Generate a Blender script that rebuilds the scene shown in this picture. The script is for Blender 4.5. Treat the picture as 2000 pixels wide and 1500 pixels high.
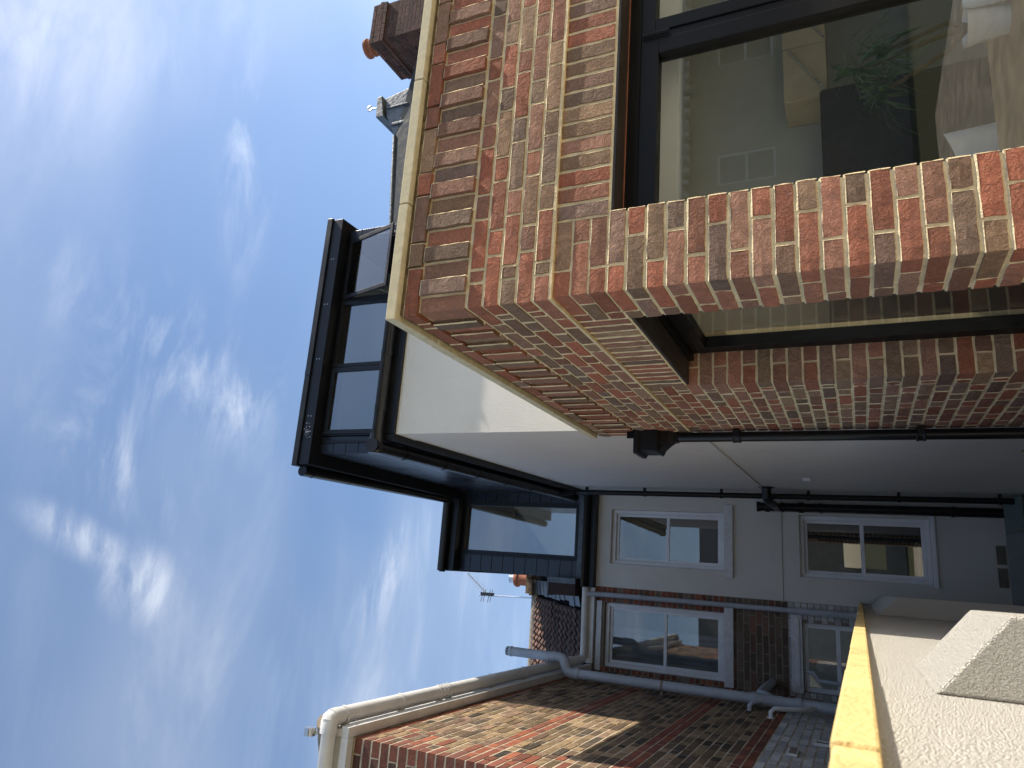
import bpy, bmesh, math, random
from mathutils import Vector, Matrix
random.seed(7)
R_ = math.radians
sc = bpy.context.scene
for o in list(bpy.data.objects): bpy.data.objects.remove(o)
COL = sc.collection
EYE = 1.70            # camera height above the paving; all z below are relative to the lens until the last loop

# ------------------------------------------------------------------ camera
cd = bpy.data.cameras.new('camera'); cam = bpy.data.objects.new('camera', cd); COL.objects.link(cam)
sc.camera = cam
YAW, PITCH, ROLL = 0.280234, 0.444520, -0.049909
def cam_axes():
    cy, sy = math.cos(YAW), math.sin(YAW)
    Rz = Matrix(((cy,-sy,0),(sy,cy,0),(0,0,1)))
    M = Matrix(((1,0,0),(0,0,-1),(0,1,0)))
    cp, sp = math.cos(PITCH), math.sin(PITCH)
    Rx = Matrix(((1,0,0),(0,cp,sp),(0,-sp,cp)))
    cr, sr = math.cos(ROLL), math.sin(ROLL)
    Rr = Matrix(((cr,-sr,0),(sr,cr,0),(0,0,1)))
    return Rr @ Rx @ M @ Rz
CR = cam_axes()
right, down, fwd = CR[0], CR[1], CR[2]
# the phone was turned on its side: picture-right is world-down, picture-up is world-right
cm = Matrix((( down[0], right[0], -fwd[0], 0),( down[1], right[1], -fwd[1], 0),( down[2], right[2], -fwd[2], EYE),(0,0,0,1)))
cam.matrix_world = cm
cd.sensor_width = 36; cd.lens = 1387/2000*36; cd.clip_start = 0.05; cd.clip_end = 2000
cd.dof.use_dof = True; cd.dof.focus_distance = 3.4; cd.dof.aperture_fstop = 11.0

# ------------------------------------------------------------------ sky and sun
SUN_EL = R_(40.4)
sx, sy_ = 0.9917, -0.1285
SUN = Vector((sx*math.cos(SUN_EL), sy_*math.cos(SUN_EL), math.sin(SUN_EL)))
w = bpy.data.worlds.new('World'); sc.world = w; w.use_nodes = True
nt = w.node_tree; nt.nodes.clear()
def N(t, **k):
    n = nt.nodes.new(t)
    for a, b in k.items(): setattr(n, a, b)
    return n
def L(a, b): nt.links.new(a, b)
def setin(n, **k):
    for a, b in k.items(): n.inputs[a].default_value = b
sky = N('ShaderNodeTexSky', sky_type='NISHITA', sun_disc=False, sun_elevation=SUN_EL, sun_rotation=math.atan2(sx, sy_),
        air_density=1.0, dust_density=0.6, ozone_density=3.2, altitude=50)
tc = N('ShaderNodeTexCoord')
sep = N('ShaderNodeSeparateXYZ'); L(tc.outputs['Generated'], sep.inputs[0])
def M2(op, a, b=None, c=None, clamp=False):
    n = N('ShaderNodeMath', operation=op, use_clamp=clamp)
    for i, v in enumerate((a, b, c)):
        if v is None: continue
        if isinstance(v, (int, float)): n.inputs[i].default_value = v
        else: L(v, n.inputs[i])
    return n.outputs[0]
zc = M2('MAXIMUM', sep.outputs[2], 0.06)
px = M2('DIVIDE', sep.outputs[0], zc); py = M2('DIVIDE', sep.outputs[1], zc)
comb = N('ShaderNodeCombineXYZ'); L(px, comb.inputs[0]); L(py, comb.inputs[1])
def noise(vec, scale, detail, rough, dist, loc=(0,0,0), rot=0, sc_=(1,1,1)):
    mp = N('ShaderNodeMapping'); setin(mp, Location=loc, Rotation=(0,0,rot), Scale=sc_); L(vec, mp.inputs[0])
    n = N('ShaderNodeTexNoise'); setin(n, Scale=scale, Detail=detail, Roughness=rough, Distortion=dist); L(mp.outputs[0], n.inputs[0])
    return n.outputs[0]
def ramp(fac, a, b, smooth=True):
    n = N('ShaderNodeMapRange', interpolation_type='SMOOTHSTEP'); L(fac, n.inputs[0])
    n.inputs[1].default_value = a; n.inputs[2].default_value = b; return n.outputs[0]
def pix_plane(xt, yt):           # direction of a photo point laid on the cloud layer
    d = Vector(((1500-yt-750)/1387, (xt-1000)/1387, 1.0)); wd = CR.transposed() @ d
    return wd.x/wd.z, wd.y/wd.z
wisp = noise(comb.outputs[0], 1.1, 6, 0.62, 0.35, (3.1,1.2,0), R_(62), (1,3.6,1))
veil = noise(comb.outputs[0], 0.7, 3, 0.5, 0.2, (7.4,2.2,0), R_(70), (1,1.5,1))
fine = noise(comb.outputs[0], 4.2, 6, 0.62, 0.5, (0,4,0), R_(62), (1,2.8,1))
def blob(xt, yt, r, sx_=1.0, rot=0.0):
    cx, cy = pix_plane(xt, yt)
    mp = N('ShaderNodeMapping', vector_type='TEXTURE'); setin(mp, Location=(cx,cy,0), Rotation=(0,0,rot), Scale=(r*sx_, r, 1)); L(comb.outputs[0], mp.inputs[0])
    ln = N('ShaderNodeVectorMath', operation='LENGTH'); L(mp.outputs[0], ln.inputs[0])
    return ramp(ln.outputs['Value'], 1.0, 0.0)
base = M2('MULTIPLY', M2('MULTIPLY', ramp(wisp, 0.46, 0.78), ramp(veil, 0.40, 0.66)), 0.20)
veil2 = M2('MULTIPLY', ramp(veil, 0.38, 0.72), 0.12)
def tuft(xt, yt, r, s, rot, lo, hi, amt):
    return M2('MULTIPLY', M2('MULTIPLY', blob(xt, yt, r, s, rot), ramp(fine, lo, hi)), amt)
def path_dir(a, b):
    p, q = pix_plane(*a), pix_plane(*b); return math.atan2(q[1]-p[1], q[0]-p[0])
r1 = path_dir((80,1000),(340,1200))
t1 = tuft(275, 1140, 0.075, 1.6, r1, 0.36, 0.78, 0.42)
t2 = tuft(150, 1045, 0.04, 3.2, path_dir((70,1000),(230,1090)), 0.34, 0.66, 0.35)
t3 = tuft(500, 760, 0.07, 2.2, path_dir((450,800),(560,700)), 0.42, 0.78, 0.26)
t4 = tuft(480, 260, 0.10, 4.0, path_dir((490,100),(470,480)), 0.40, 0.80, 0.26)
t5 = tuft(100, 60, 0.22, 2.2, 0.6, 0.25, 0.75, 0.22)
t6 = tuft(220, 880, 0.10, 2.2, path_dir((160,840),(290,960)), 0.42, 0.74, 0.26)
t7 = tuft(750, 1130, 0.10, 2.2, path_dir((800,1030),(700,1230)), 0.42, 0.74, 0.22)
t8 = tuft(350, 700, 0.16, 2.4, path_dir((250,650),(450,800)), 0.42, 0.74, 0.22)
tot = base
for t in (veil2, t1, t2, t3, t4, t5, t6, t7, t8): tot = M2('ADD', tot, t)
tot = M2('MINIMUM', tot, 0.8)
mixc = N('ShaderNodeMix', data_type='RGBA'); L(tot, mixc.inputs['Factor'])
sat = N('ShaderNodeHueSaturation'); setin(sat, Saturation=1.06, Value=1.0); L(sky.outputs[0], sat.inputs['Color'])
wb = N('ShaderNodeMix', data_type='RGBA', blend_type='MULTIPLY'); wb.inputs['Factor'].default_value = 1.0; wb.inputs['B'].default_value = (1.12, 1.0, 0.90, 1)   # camera white balance
L(sat.outputs[0], wb.inputs['A']); L(wb.outputs['Result'], mixc.inputs['A'])
mixc.inputs['B'].default_value = (6.8, 6.8, 6.7, 1)
bg = N('ShaderNodeBackground'); L(mixc.outputs['Result'], bg.inputs[0]); bg.inputs[1].default_value = 0.145
wo = N('ShaderNodeOutputWorld'); L(bg.outputs[0], wo.inputs[0])

sd = bpy.data.lights.new('sun', 'SUN'); sd.energy = 4.2; sd.angle = R_(0.53); sd.color = (1.0, 0.91, 0.77)
so = bpy.data.objects.new('sun', sd); COL.objects.link(so)
so.rotation_euler = SUN.to_track_quat('Z', 'Y').to_euler(); so.location = (20, -3, 18)

sc.view_settings.view_transform = 'Standard'; sc.view_settings.look = 'None'
sc.view_settings.exposure = 0.78; sc.view_settings.gamma = 1.0; sc.view_settings.use_curve_mapping = False
sc.render.resolution_x = 1024; sc.render.resolution_y = 768

# ------------------------------------------------------------------ materials
MATS = {}
def newmat(name):
    m = bpy.data.materials.new(name); m.use_nodes = True
    t = m.node_tree; b = t.nodes['Principled BSDF']; MATS[name] = m
    return m, t, b
def nd(t, typ, **k):
    n = t.nodes.new(typ)
    for a, b in k.items():
        if a in n.inputs.keys() and not hasattr(n, a): n.inputs[a].default_value = b
        else: setattr(n, a, b)
    return n
def bump(t, b, height, strength, dist):
    bp = t.nodes.new('ShaderNodeBump'); bp.inputs['Strength'].default_value = strength; bp.inputs['Distance'].default_value = dist
    t.links.new(height, bp.inputs['Height']); t.links.new(bp.outputs[0], b.inputs['Normal']); return bp
def tnoise(t, scale, detail=4, rough=0.55, dist=0.0, vec=None, w4=None):
    n = t.nodes.new('ShaderNodeTexNoise'); n.inputs['Scale'].default_value = scale; n.inputs['Detail'].default_value = detail
    n.inputs['Roughness'].default_value = rough; n.inputs['Distortion'].default_value = dist
    if w4 is not None: n.noise_dimensions = '4D'; t.links.new(w4, n.inputs['W'])
    if vec is not None: t.links.new(vec, n.inputs['Vector'])
    return n
def tmath(t, op, a, b=None, clamp=False):
    n = t.nodes.new('ShaderNodeMath'); n.operation = op; n.use_clamp = clamp
    for i, v in enumerate((a, b)):
        if v is None: continue
        if isinstance(v, (int, float)): n.inputs[i].default_value = v
        else: t.links.new(v, n.inputs[i])
    return n.outputs[0]
def tmix(t, fac, a, b, mode='MIX'):
    n = t.nodes.new('ShaderNodeMix'); n.data_type = 'RGBA'; n.blend_type = mode
    for key, v in (('Factor', fac), ('A', a), ('B', b)):
        if isinstance(v, (int, float)): n.inputs[key].default_value = v
        elif isinstance(v, tuple): n.inputs[key].default_value = v if len(v) == 4 else v + (1,)
        else: t.links.new(v, n.inputs[key])
    return n.outputs['Result']
def tramp(t, fac, stops, interp='LINEAR'):
    n = t.nodes.new('ShaderNodeValToRGB'); n.color_ramp.interpolation = interp
    e = n.color_ramp.elements
    while len(e) < len(stops): e.new(0.5)
    for el, (p, c) in zip(e, stops): el.position = p; el.color = c + (1,)
    t.links.new(fac, n.inputs[0]); return n.outputs[0]
def objcoord(t):
    return t.nodes.new('ShaderNodeTexCoord').outputs['Object']
def tmr(t, v, a, b, c=0.0, d=1.0):
    n = t.nodes.new('ShaderNodeMapRange'); n.interpolation_type = 'SMOOTHSTEP'; t.links.new(v, n.inputs[0])
    for i, q in zip((1,2,3,4), (a,b,c,d)): n.inputs[i].default_value = q
    return n.outputs[0]

def brick_mat(name, stops, rough=0.9, var=0.22, dirt=(0.10,0.085,0.075), dirt_amt=0.5, bumpd=0.006, fine=1.0, wash=None):
    m, t, b = newmat(name)
    oi = t.nodes.new('ShaderNodeObjectInfo'); ge = t.nodes.new('ShaderNodeNewGeometry')
    rnd = tmath(t, 'FRACT', tmath(t, 'ADD', oi.outputs['Random'], ge.outputs['Random Per Island']))
    rnd2 = tmath(t, 'FRACT', tmath(t, 'MULTIPLY', rnd, 37.7))
    w4 = tmath(t, 'MULTIPLY', rnd, 91.0)
    v = objcoord(t)
    col = tramp(t, rnd, stops)
    n1 = tnoise(t, 14, 5, 0.6, 0.6, v, w4)
    hsv = t.nodes.new('ShaderNodeHueSaturation')
    t.links.new(col, hsv.inputs['Color']); t.links.new(tmr(t, rnd2, 0, 1, 1-var, 1+var), hsv.inputs['Value'])
    col = hsv.outputs[0]
    col = tmix(t, tmath(t, 'MULTIPLY', tmr(t, n1.outputs[0], 0.48, 0.72), dirt_amt), col, dirt)
    n2 = tnoise(t, 160*fine, 3, 0.6, 0, v, w4)
    col = tmix(t, 0.55, col, tramp(t, n2.outputs[0], [(0.3,(0.45,0.45,0.45)),(0.7,(1.35,1.3,1.25))]), 'MULTIPLY')
    n4 = tnoise(t, 30*fine, 4, 0.6, 0.4, v, w4)
    if wash: col = tmix(t, tmr(t, n4.outputs[0], 0.60, 0.78, 0, wash[1]), col, wash[0])
    b.inputs['Roughness'].default_value = rough
    b.inputs['Specular IOR Level'].default_value = 0.25
    # folded, sandy handmade faces
    n3 = tnoise(t, 15*fine, 5, 0.66, 0.9, v, w4)
    crease = tmath(t, 'SUBTRACT', 1.0, tmath(t, 'MULTIPLY', tmath(t, 'ABSOLUTE', tmath(t, 'SUBTRACT', n3.outputs[0], 0.5)), 9.0), True)
    col = tmix(t, tmath(t, 'MULTIPLY', crease, 0.30), col, tmix(t, 1.0, col, (0.45,0.40,0.38), 'MULTIPLY'))
    t.links.new(col, b.inputs['Base Color'])
    h = tmath(t, 'SUBTRACT', tmath(t, 'ADD', tmath(t, 'MULTIPLY', n1.outputs[0], 0.9), tmath(t, 'MULTIPLY', n2.outputs[0], 0.36)), tmath(t, 'MULTIPLY', crease, 0.30))
    bump(t, b, h, 1.0, bumpd)
    return m
brick_mat('brick_new', [(0.0,(0.23,0.165,0.125)),(0.06,(0.29,0.195,0.130)),(0.16,(0.37,0.240,0.145)),(0.26,(0.27,0.165,0.115)),(0.36,(0.37,0.165,0.105)),(0.58,(0.41,0.145,0.085)),(0.76,(0.39,0.185,0.125)),(0.92,(0.33,0.195,0.135)),(1.0,(0.24,0.170,0.138))],
          dirt=(0.18,0.115,0.085), dirt_amt=0.38, bumpd=0.013, wash=((0.46,0.38,0.32),0.28))
brick_mat('brick_stock', [(0.0,(0.075,0.062,0.050)),(0.10,(0.11,0.085,0.062)),(0.20,(0.235,0.170,0.100)),(0.45,(0.31,0.220,0.125)),(0.65,(0.28,0.190,0.115)),(0.80,(0.26,0.170,0.12)),(0.92,(0.20,0.140,0.095)),(1.0,(0.15,0.112,0.080))],
          dirt=(0.085,0.070,0.052), dirt_amt=0.85, bumpd=0.012, wash=((0.42,0.36,0.26),0.35), var=0.42)
brick_mat('brick_red', [(0,(0.19,0.070,0.048)),(0.4,(0.26,0.085,0.050)),(0.7,(0.30,0.105,0.060)),(1,(0.17,0.07,0.052))], dirt=(0.10,0.06,0.05), dirt_amt=0.5, bumpd=0.004)
brick_mat('brick_quoin', [(0,(0.17,0.068,0.050)),(0.5,(0.22,0.080,0.055)),(1,(0.13,0.062,0.05))], dirt=(0.08,0.05,0.045), dirt_amt=0.6, bumpd=0.004)
brick_mat('brick_brown', [(0,(0.12,0.088,0.070)),(0.3,(0.19,0.145,0.105)),(0.55,(0.23,0.19,0.15)),(0.75,(0.15,0.105,0.08)),(0.9,(0.21,0.145,0.105)),(1,(0.22,0.08,0.055))], dirt=(0.07,0.06,0.05), dirt_amt=0.5, bumpd=0.004)
brick_mat('brick_dark', [(0,(0.075,0.048,0.042)),(0.5,(0.125,0.062,0.050)),(1,(0.085,0.045,0.040))], dirt=(0.05,0.04,0.04), dirt_amt=0.6, bumpd=0.005)
brick_mat('brick_painted', [(0,(0.50,0.51,0.52)),(0.5,(0.60,0.60,0.60)),(1,(0.54,0.54,0.55))], dirt=(0.34,0.34,0.34), dirt_amt=0.5, bumpd=0.004)

def plain(name, col, rough=0.6, spec=0.4, nscale=8, namt=0.15, bscale=120, bdist=0.0, metal=0.0, coat=0.0, bdetail=3):
    m, t, b = newmat(name); v = objcoord(t)
    n = tnoise(t, nscale, 5, 0.6, 0.3, v)
    c = tmix(t, tmr(t, n.outputs[0], 0.3, 0.7), tuple(x*(1-namt) for x in col), tuple(min(1,x*(1+namt)) for x in col))
    t.links.new(c, b.inputs['Base Color']); b.inputs['Roughness'].default_value = rough
    b.inputs['Specular IOR Level'].default_value = spec; b.inputs['Metallic'].default_value = metal; b.inputs['Coat Weight'].default_value = coat
    rr = tmr(t, n.outputs[0], 0.25, 0.75, max(0.02, rough*0.8), min(1, rough*1.15)); t.links.new(rr, b.inputs['Roughness'])
    if bdist: bump(t, b, tnoise(t, bscale, bdetail, 0.6, 0, v).outputs[0], 1.0, bdist)
    return m
plain('mortar_new', (0.74,0.61,0.38), 0.95, 0.1, 9, 0.16, 90, 0.010, bdetail=5)
plain('mortar_old', (0.50,0.43,0.32), 0.95, 0.1, 6, 0.25, 90, 0.008)
plain('mortar_grey', (0.26,0.22,0.18), 0.95, 0.1, 6, 0.2, 90, 0.006)
plain('bed_brown', (0.16,0.11,0.055), 0.95, 0.1, 20, 0.5, 60, 0.012, bdetail=6)
def render_mat(name, col, bscale, bdist, stain=0.0):
    m, t, b = newmat(name); v = objcoord(t)
    n = tnoise(t, 0.9, 6, 0.6, 0.6, v)
    c = tmix(t, tmr(t, n.outputs[0], 0.35, 0.75), col, tuple(x*0.93 for x in col))
    if stain:
        mp = t.nodes.new('ShaderNodeMapping'); mp.inputs['Scale'].default_value = (4,4,0.5); t.links.new(v, mp.inputs[0])
        s = tnoise(t, 1.2, 6, 0.62, 0.2, mp.outputs[0])
        c = tmix(t, tmr(t, s.outputs[0], 0.52, 0.80, 0, stain), c, tuple(x*0.72 for x in col))
    sp = tnoise(t, bscale*2.5, 2, 0.5, 0, v)
    c = tmix(t, tmr(t, sp.outputs[0], 0.62, 0.78, 0, 0.35), c, tuple(x*0.55 for x in col))
    t.links.new(c, b.inputs['Base Color']); b.inputs['Roughness'].default_value = 0.92; b.inputs['Specular IOR Level'].default_value = 0.15
    n1 = tnoise(t, bscale, 3, 0.55, 0.6, v); 
    vo = t.nodes.new('ShaderNodeTexVoronoi'); vo.inputs['Scale'].default_value = bscale*1.3; t.links.new(v, vo.inputs['Vector'])
    h = tmath(t, 'SUBTRACT', n1.outputs[0], tmath(t, 'MULTIPLY', vo.outputs['Distance'], 0.6))
    bump(t, b, h, 1.0, bdist); return m
render_mat('render_white', (0.72,0.69,0.63), 150, 0.005, 0.25)
render_mat('render_rough', (0.82,0.79,0.71), 320, 0.013)
plain('coping_stone', (0.56,0.50,0.335), 0.85, 0.2, 25, 0.12, 140, 0.003)
plain('coping_sand', (0.62,0.46,0.20), 0.85, 0.2, 14, 0.14, 160, 0.004)
plain('black_alu', (0.010,0.011,0.014), 0.42, 0.32, 3, 0.2, 300, 0.0004)
plain('frame_black', (0.006,0.006,0.0065), 0.45, 0.22, 3, 0.2)
plain('soffit_brown', (0.030,0.024,0.020), 0.5, 0.4, 12, 0.3, 40, 0.001)
plain('cladding', (0.014,0.018,0.030), 0.30, 0.45, 2, 0.15, 20, 0.0006)
plain('black_plastic', (0.007,0.007,0.008), 0.35, 0.35, 6, 0.3, 60, 0.0005)
plain('grey_pvc', (0.40,0.43,0.47), 0.42, 0.4, 5, 0.10)
plain('white_pvc', (0.70,0.69,0.67), 0.35, 0.45, 5, 0.08)
plain('upvc', (0.74,0.75,0.77), 0.32, 0.45, 5, 0.05)
plain('paint_white', (0.62,0.62,0.62), 0.7, 0.3, 14, 0.10, 40, 0.004)
plain('lead', (0.095,0.105,0.12), 0.45, 0.5, 9, 0.35, 14, 0.008, metal=0.2)
plain('slate', (0.050,0.055,0.063), 0.85, 0.15, 9, 0.3, 60, 0.002)
plain('terracotta', (0.30,0.115,0.065), 0.8, 0.25, 14, 0.18, 80, 0.002)
plain('steel', (0.55,0.56,0.57), 0.3, 0.5, 8, 0.1, metal=0.9)
plain('paving', (0.52,0.45,0.34), 0.9, 0.2, 3, 0.25, 50, 0.006)
plain('plaster', (0.40,0.40,0.37), 0.85, 0.2, 2, 0.05)
plain('ceiling_white', (0.80,0.81,0.79), 0.85, 0.2, 2, 0.03)
plain('birch', (0.50,0.43,0.30), 0.6, 0.3, 3, 0.12)
plain('oak', (0.36,0.24,0.12), 0.5, 0.35, 6, 0.25)
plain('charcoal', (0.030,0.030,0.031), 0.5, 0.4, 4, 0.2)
plain('white_gloss', (0.75,0.75,0.74), 0.3, 0.5, 4, 0.04)
plain('leaf', (0.055,0.105,0.035), 0.5, 0.4, 20, 0.35)
plain('bark', (0.10,0.075,0.05), 0.9, 0.2, 20, 0.3, 60, 0.006)
plain('pot_glaze', (0.12,0.09,0.07), 0.4, 0.4, 6, 0.2)
plain('dry_stem', (0.34,0.20,0.06), 0.7, 0.3, 20, 0.4)
plain('sage_plastic', (0.14,0.19,0.17), 0.5, 0.4, 5, 0.15)
plain('dark_gap', (0.012,0.011,0.010), 0.9, 0.1, 5, 0.2)
plain('curtain', (0.30,0.31,0.33), 0.9, 0.1, 4, 0.1)
plain('soil', (0.10,0.10,0.05), 1.0, 0.1, 20, 0.3)
plain('fence_wood', (0.20,0.13,0.08), 0.85, 0.2, 6, 0.3, 60, 0.003)
plain('backing_wall', (0.26,0.235,0.20), 0.9, 0.2, 3, 0.2)
plain('carpet', (0.22,0.20,0.18), 0.95, 0.1, 6, 0.1)
brick_mat('pantile', [(0,(0.085,0.056,0.046)),(0.3,(0.125,0.075,0.058)),(0.6,(0.105,0.064,0.052)),(0.85,(0.17,0.095,0.070)),(1,(0.075,0.055,0.046))], rough=0.85, dirt=(0.06,0.05,0.045), dirt_amt=0.6, bumpd=0.003)
def glass_mat(name, tint, f0=0.07):
    m = bpy.data.materials.new(name); m.use_nodes = True; t = m.node_tree; t.nodes.clear(); MATS[name] = m
    tr = t.nodes.new('ShaderNodeBsdfTransparent'); tr.inputs[0].default_value = tint + (1,)
    gl = t.nodes.new('ShaderNodeBsdfGlossy'); gl.inputs['Roughness'].default_value = 0.0
    v = objcoord(t); bp = t.nodes.new('ShaderNodeBump'); bp.inputs['Strength'].default_value = 0.2; bp.inputs['Distance'].default_value = 0.002
    t.links.new(tnoise(t, 1.8, 1, 0.4, 0, v).outputs[0], bp.inputs['Height']); t.links.new(bp.outputs[0], gl.inputs['Normal'])
    lw = t.nodes.new('ShaderNodeLayerWeight'); lw.inputs[0].default_value = 0.5      # Schlick, the same from both sides of the pane
    fz = tmath(t, 'ADD', tmath(t, 'MULTIPLY', tmath(t, 'POWER', lw.outputs['Facing'], 5.0), 1.0-f0), f0, True)
    mx = t.nodes.new('ShaderNodeMixShader'); out = t.nodes.new('ShaderNodeOutputMaterial')
    t.links.new(fz, mx.inputs[0]); t.links.new(tr.outputs[0], mx.inputs[1]); t.links.new(gl.outputs[0], mx.inputs[2]); t.links.new(mx.outputs[0], out.inputs[0])
glass_mat('glass', (0.93,0.95,0.94), 0.065); glass_mat('glass_solar', (0.72,0.76,0.76), 0.24); glass_mat('glass_sash', (0.90,0.92,0.92), 0.11)

# ------------------------------------------------------------------ mesh helpers
OFF = {}
def tag(o, label=None, cat=None, group=None, kind=None):
    if label: o['label'] = label
    if cat: o['category'] = cat
    if group: o['group'] = group
    if kind: o['kind'] = kind
    return o
def thing(name, loc, label, cat, group=None):
    o = bpy.data.objects.new(name, None); COL.objects.link(o); o.empty_display_size = 0.2
    o.location = loc; OFF[o] = Vector(loc); return tag(o, label, cat, group)
def link(name, me, parent, loc=None, rotz=0.0):
    o = bpy.data.objects.new(name, me); COL.objects.link(o)
    if parent is not None:
        o.parent = parent; OFF[o] = OFF[parent]
    else: OFF[o] = Vector((0,0,0))
    if loc is not None: o.location = Vector(loc) - OFF[o]
    o.rotation_euler = (0,0,rotz); return o
class MB:
    def __init__(s, xf=None): s.v = []; s.f = []; s.xf = xf
    def add(s, vs, fs):
        k = len(s.v); s.v += [Vector(p) for p in vs]; s.f += [tuple(i+k for i in f) for f in fs]; return s
    def box(s, x0, x1, y0, y1, z0, z1):
        x0, x1 = min(x0,x1), max(x0,x1); y0, y1 = min(y0,y1), max(y0,y1); z0, z1 = min(z0,z1), max(z0,z1)
        vs = [(x,y,z) for z in (z0,z1) for y in (y0,y1) for x in (x0,x1)]
        return s.add(vs, [(0,2,3,1),(4,5,7,6),(0,1,5,4),(2,6,7,3),(0,4,6,2),(1,3,7,5)])
    def prism(s, pts, ext):
        n = len(pts); e = Vector(ext); P = [Vector(p) for p in pts]
        return s.add(P + [p+e for p in P], [tuple(range(n-1,-1,-1)), tuple(range(n,2*n))] + [(i,(i+1)%n,n+(i+1)%n,n+i) for i in range(n)])
    def tube(s, pts, r, n=14, caps=True):
        P = [Vector(p) for p in pts]; rs = r if isinstance(r, (list,tuple)) else [r]*len(P)
        rings = []; up = None
        for i, p in enumerate(P):
            d = (P[min(i+1,len(P)-1)] - P[max(i-1,0)]).normalized()
            if up is None or abs(up.dot(d)) > 0.95: up = Vector((0,0,1)) if abs(d.z) < 0.9 else Vector((1,0,0))
            a = d.cross(up).normalized(); b = a.cross(d).normalized(); up = b
            rings.append([p + (a*math.cos(2*math.pi*k/n) + b*math.sin(2*math.pi*k/n))*rs[i] for k in range(n)])
        vs = [q for rg in rings for q in rg]; fs = []
        for i in range(len(P)-1):
            for k in range(n): fs.append((i*n+k, i*n+(k+1)%n, (i+1)*n+(k+1)%n, (i+1)*n+k))
        if caps: fs += [tuple(range(n-1,-1,-1)), tuple(range((len(P)-1)*n, len(P)*n))]
        return s.add(vs, fs)
    def lathe(s, prof, c, n=20):
        c = Vector(c); vs = [c + Vector((r*math.cos(2*math.pi*k/n), r*math.sin(2*math.pi*k/n), z)) for r, z in prof for k in range(n)]
        fs = [(i*n+k, i*n+(k+1)%n, (i+1)*n+(k+1)%n, (i+1)*n+k) for i in range(len(prof)-1) for k in range(n)]
        fs += [tuple(range(n-1,-1,-1)), tuple(range((len(prof)-1)*n, len(prof)*n))]
        return s.add(vs, fs)
    def build(s, name, mat, parent=None, smooth=False, bevel=0.0, seg=2):
        off = OFF[parent] if parent is not None else Vector((0,0,0))
        vs = [(s.xf(p) if s.xf else p) - off for p in s.v]
        me = bpy.data.meshes.new(name); me.from_pydata(vs, [], s.f); me.validate()
        bm = bmesh.new(); bm.from_mesh(me); bmesh.ops.recalc_face_normals(bm, faces=bm.faces); bm.to_mesh(me); bm.free()
        me.materials.append(MATS[mat])
        if smooth:
            me.polygons.foreach_set('use_smooth', [True]*len(me.polygons))
            try: me.set_sharp_from_angle(angle=R_(40))
            except Exception: pass
        o = link(name, me, parent)
        if bevel:
            b = o.modifiers.new('bevel', 'BEVEL'); b.width = bevel; b.segments = seg; b.limit_method = 'ANGLE'
        return o
def cells(u0, u1, z0, z1, holes):
    us = sorted({u0,u1} | {h[0] for h in holes} | {h[1] for h in holes}); zs = sorted({z0,z1} | {h[2] for h in holes} | {h[3] for h in holes})
    us = [u for u in us if u0 <= u <= u1]; zs = [z for z in zs if z0 <= z <= z1]
    for a, b in zip(us, us[1:]):
        run = None
        for c, d in zip(zs, zs[1:]):
            m = ((a+b)/2, (c+d)/2)
            if any(h[0] < m[0] < h[1] and h[2] < m[1] < h[3] for h in holes):
                if run: yield a, b, run[0], run[1]; run = None
            else: run = (run[0], d) if run else (c, d)
        if run: yield a, b, run[0], run[1]
def wall_y(mb, y0, y1, x0, x1, z0, z1, holes=()):
    for a, b, c, d in cells(x0, x1, z0, z1, list(holes)): mb.box(a, b, y0, y1, c, d)
def wall_x(mb, x0, x1, y0, y1, z0, z1, holes=()):
    for a, b, c, d in cells(y0, y1, z0, z1, list(holes)): mb.box(x0, x1, a, b, c, d)

# ------------------------------------------------------------------ bricks
def brick_geo(Ln, Hh, D, var, fine):
    rg = random.Random(hash((round(Ln*1000), round(Hh*1000), var, fine)) & 0xffff)
    nx = max(1, round(Ln/0.045)) if fine else max(1, round(Ln/0.1)); nz = max(1, round(Hh/0.034)) if fine else max(1, round(Hh/0.1))
    nx = min(nx, 5); nz = min(nz, 5)
    j = 0.0028 if fine else 0.0022
    vs = []; idx = {}
    for i in range(nx+1):
        for k in range(nz+1):
            edge = i in (0,nx) or k in (0,nz); corner = i in (0,nx) and k in (0,nz)
            x = -Ln/2 + Ln*i/nx; z = -Hh/2 + Hh*k/nz
            x += rg.uniform(-j, j*0.6) if i == nx else rg.uniform(-j*0.6, j) if i == 0 else rg.uniform(-j, j)*2
            z += rg.uniform(-j, j*0.6) if k == nz else rg.uniform(-j*0.6, j) if k == 0 else rg.uniform(-j, j)
            y = (rg.uniform(0.0004,0.0022) + (0.0008 if corner else 0))*(1.0 if fine else 0.45) if edge else rg.uniform(-0.0022,0.0012)
            idx[i,k] = len(vs); vs.append((x, y, z))
    fs = [(idx[i,k], idx[i+1,k], idx[i+1,k+1], idx[i,k+1]) for i in range(nx) for k in range(nz)]
    ring = [idx[i,0] for i in range(nx)] + [idx[nx,k] for k in range(nz)] + [idx[i,nz] for i in range(nx,0,-1)] + [idx[0,k] for k in range(nz,0,-1)]
    n = len(ring); b0 = len(vs)
    for q in ring: vs.append((vs[q][0], D, vs[q][2]))
    fs += [(ring[i], b0+i, b0+(i+1)%n, ring[(i+1)%n]) for i in range(n)]
    return vs, fs
GEO = {}
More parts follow.
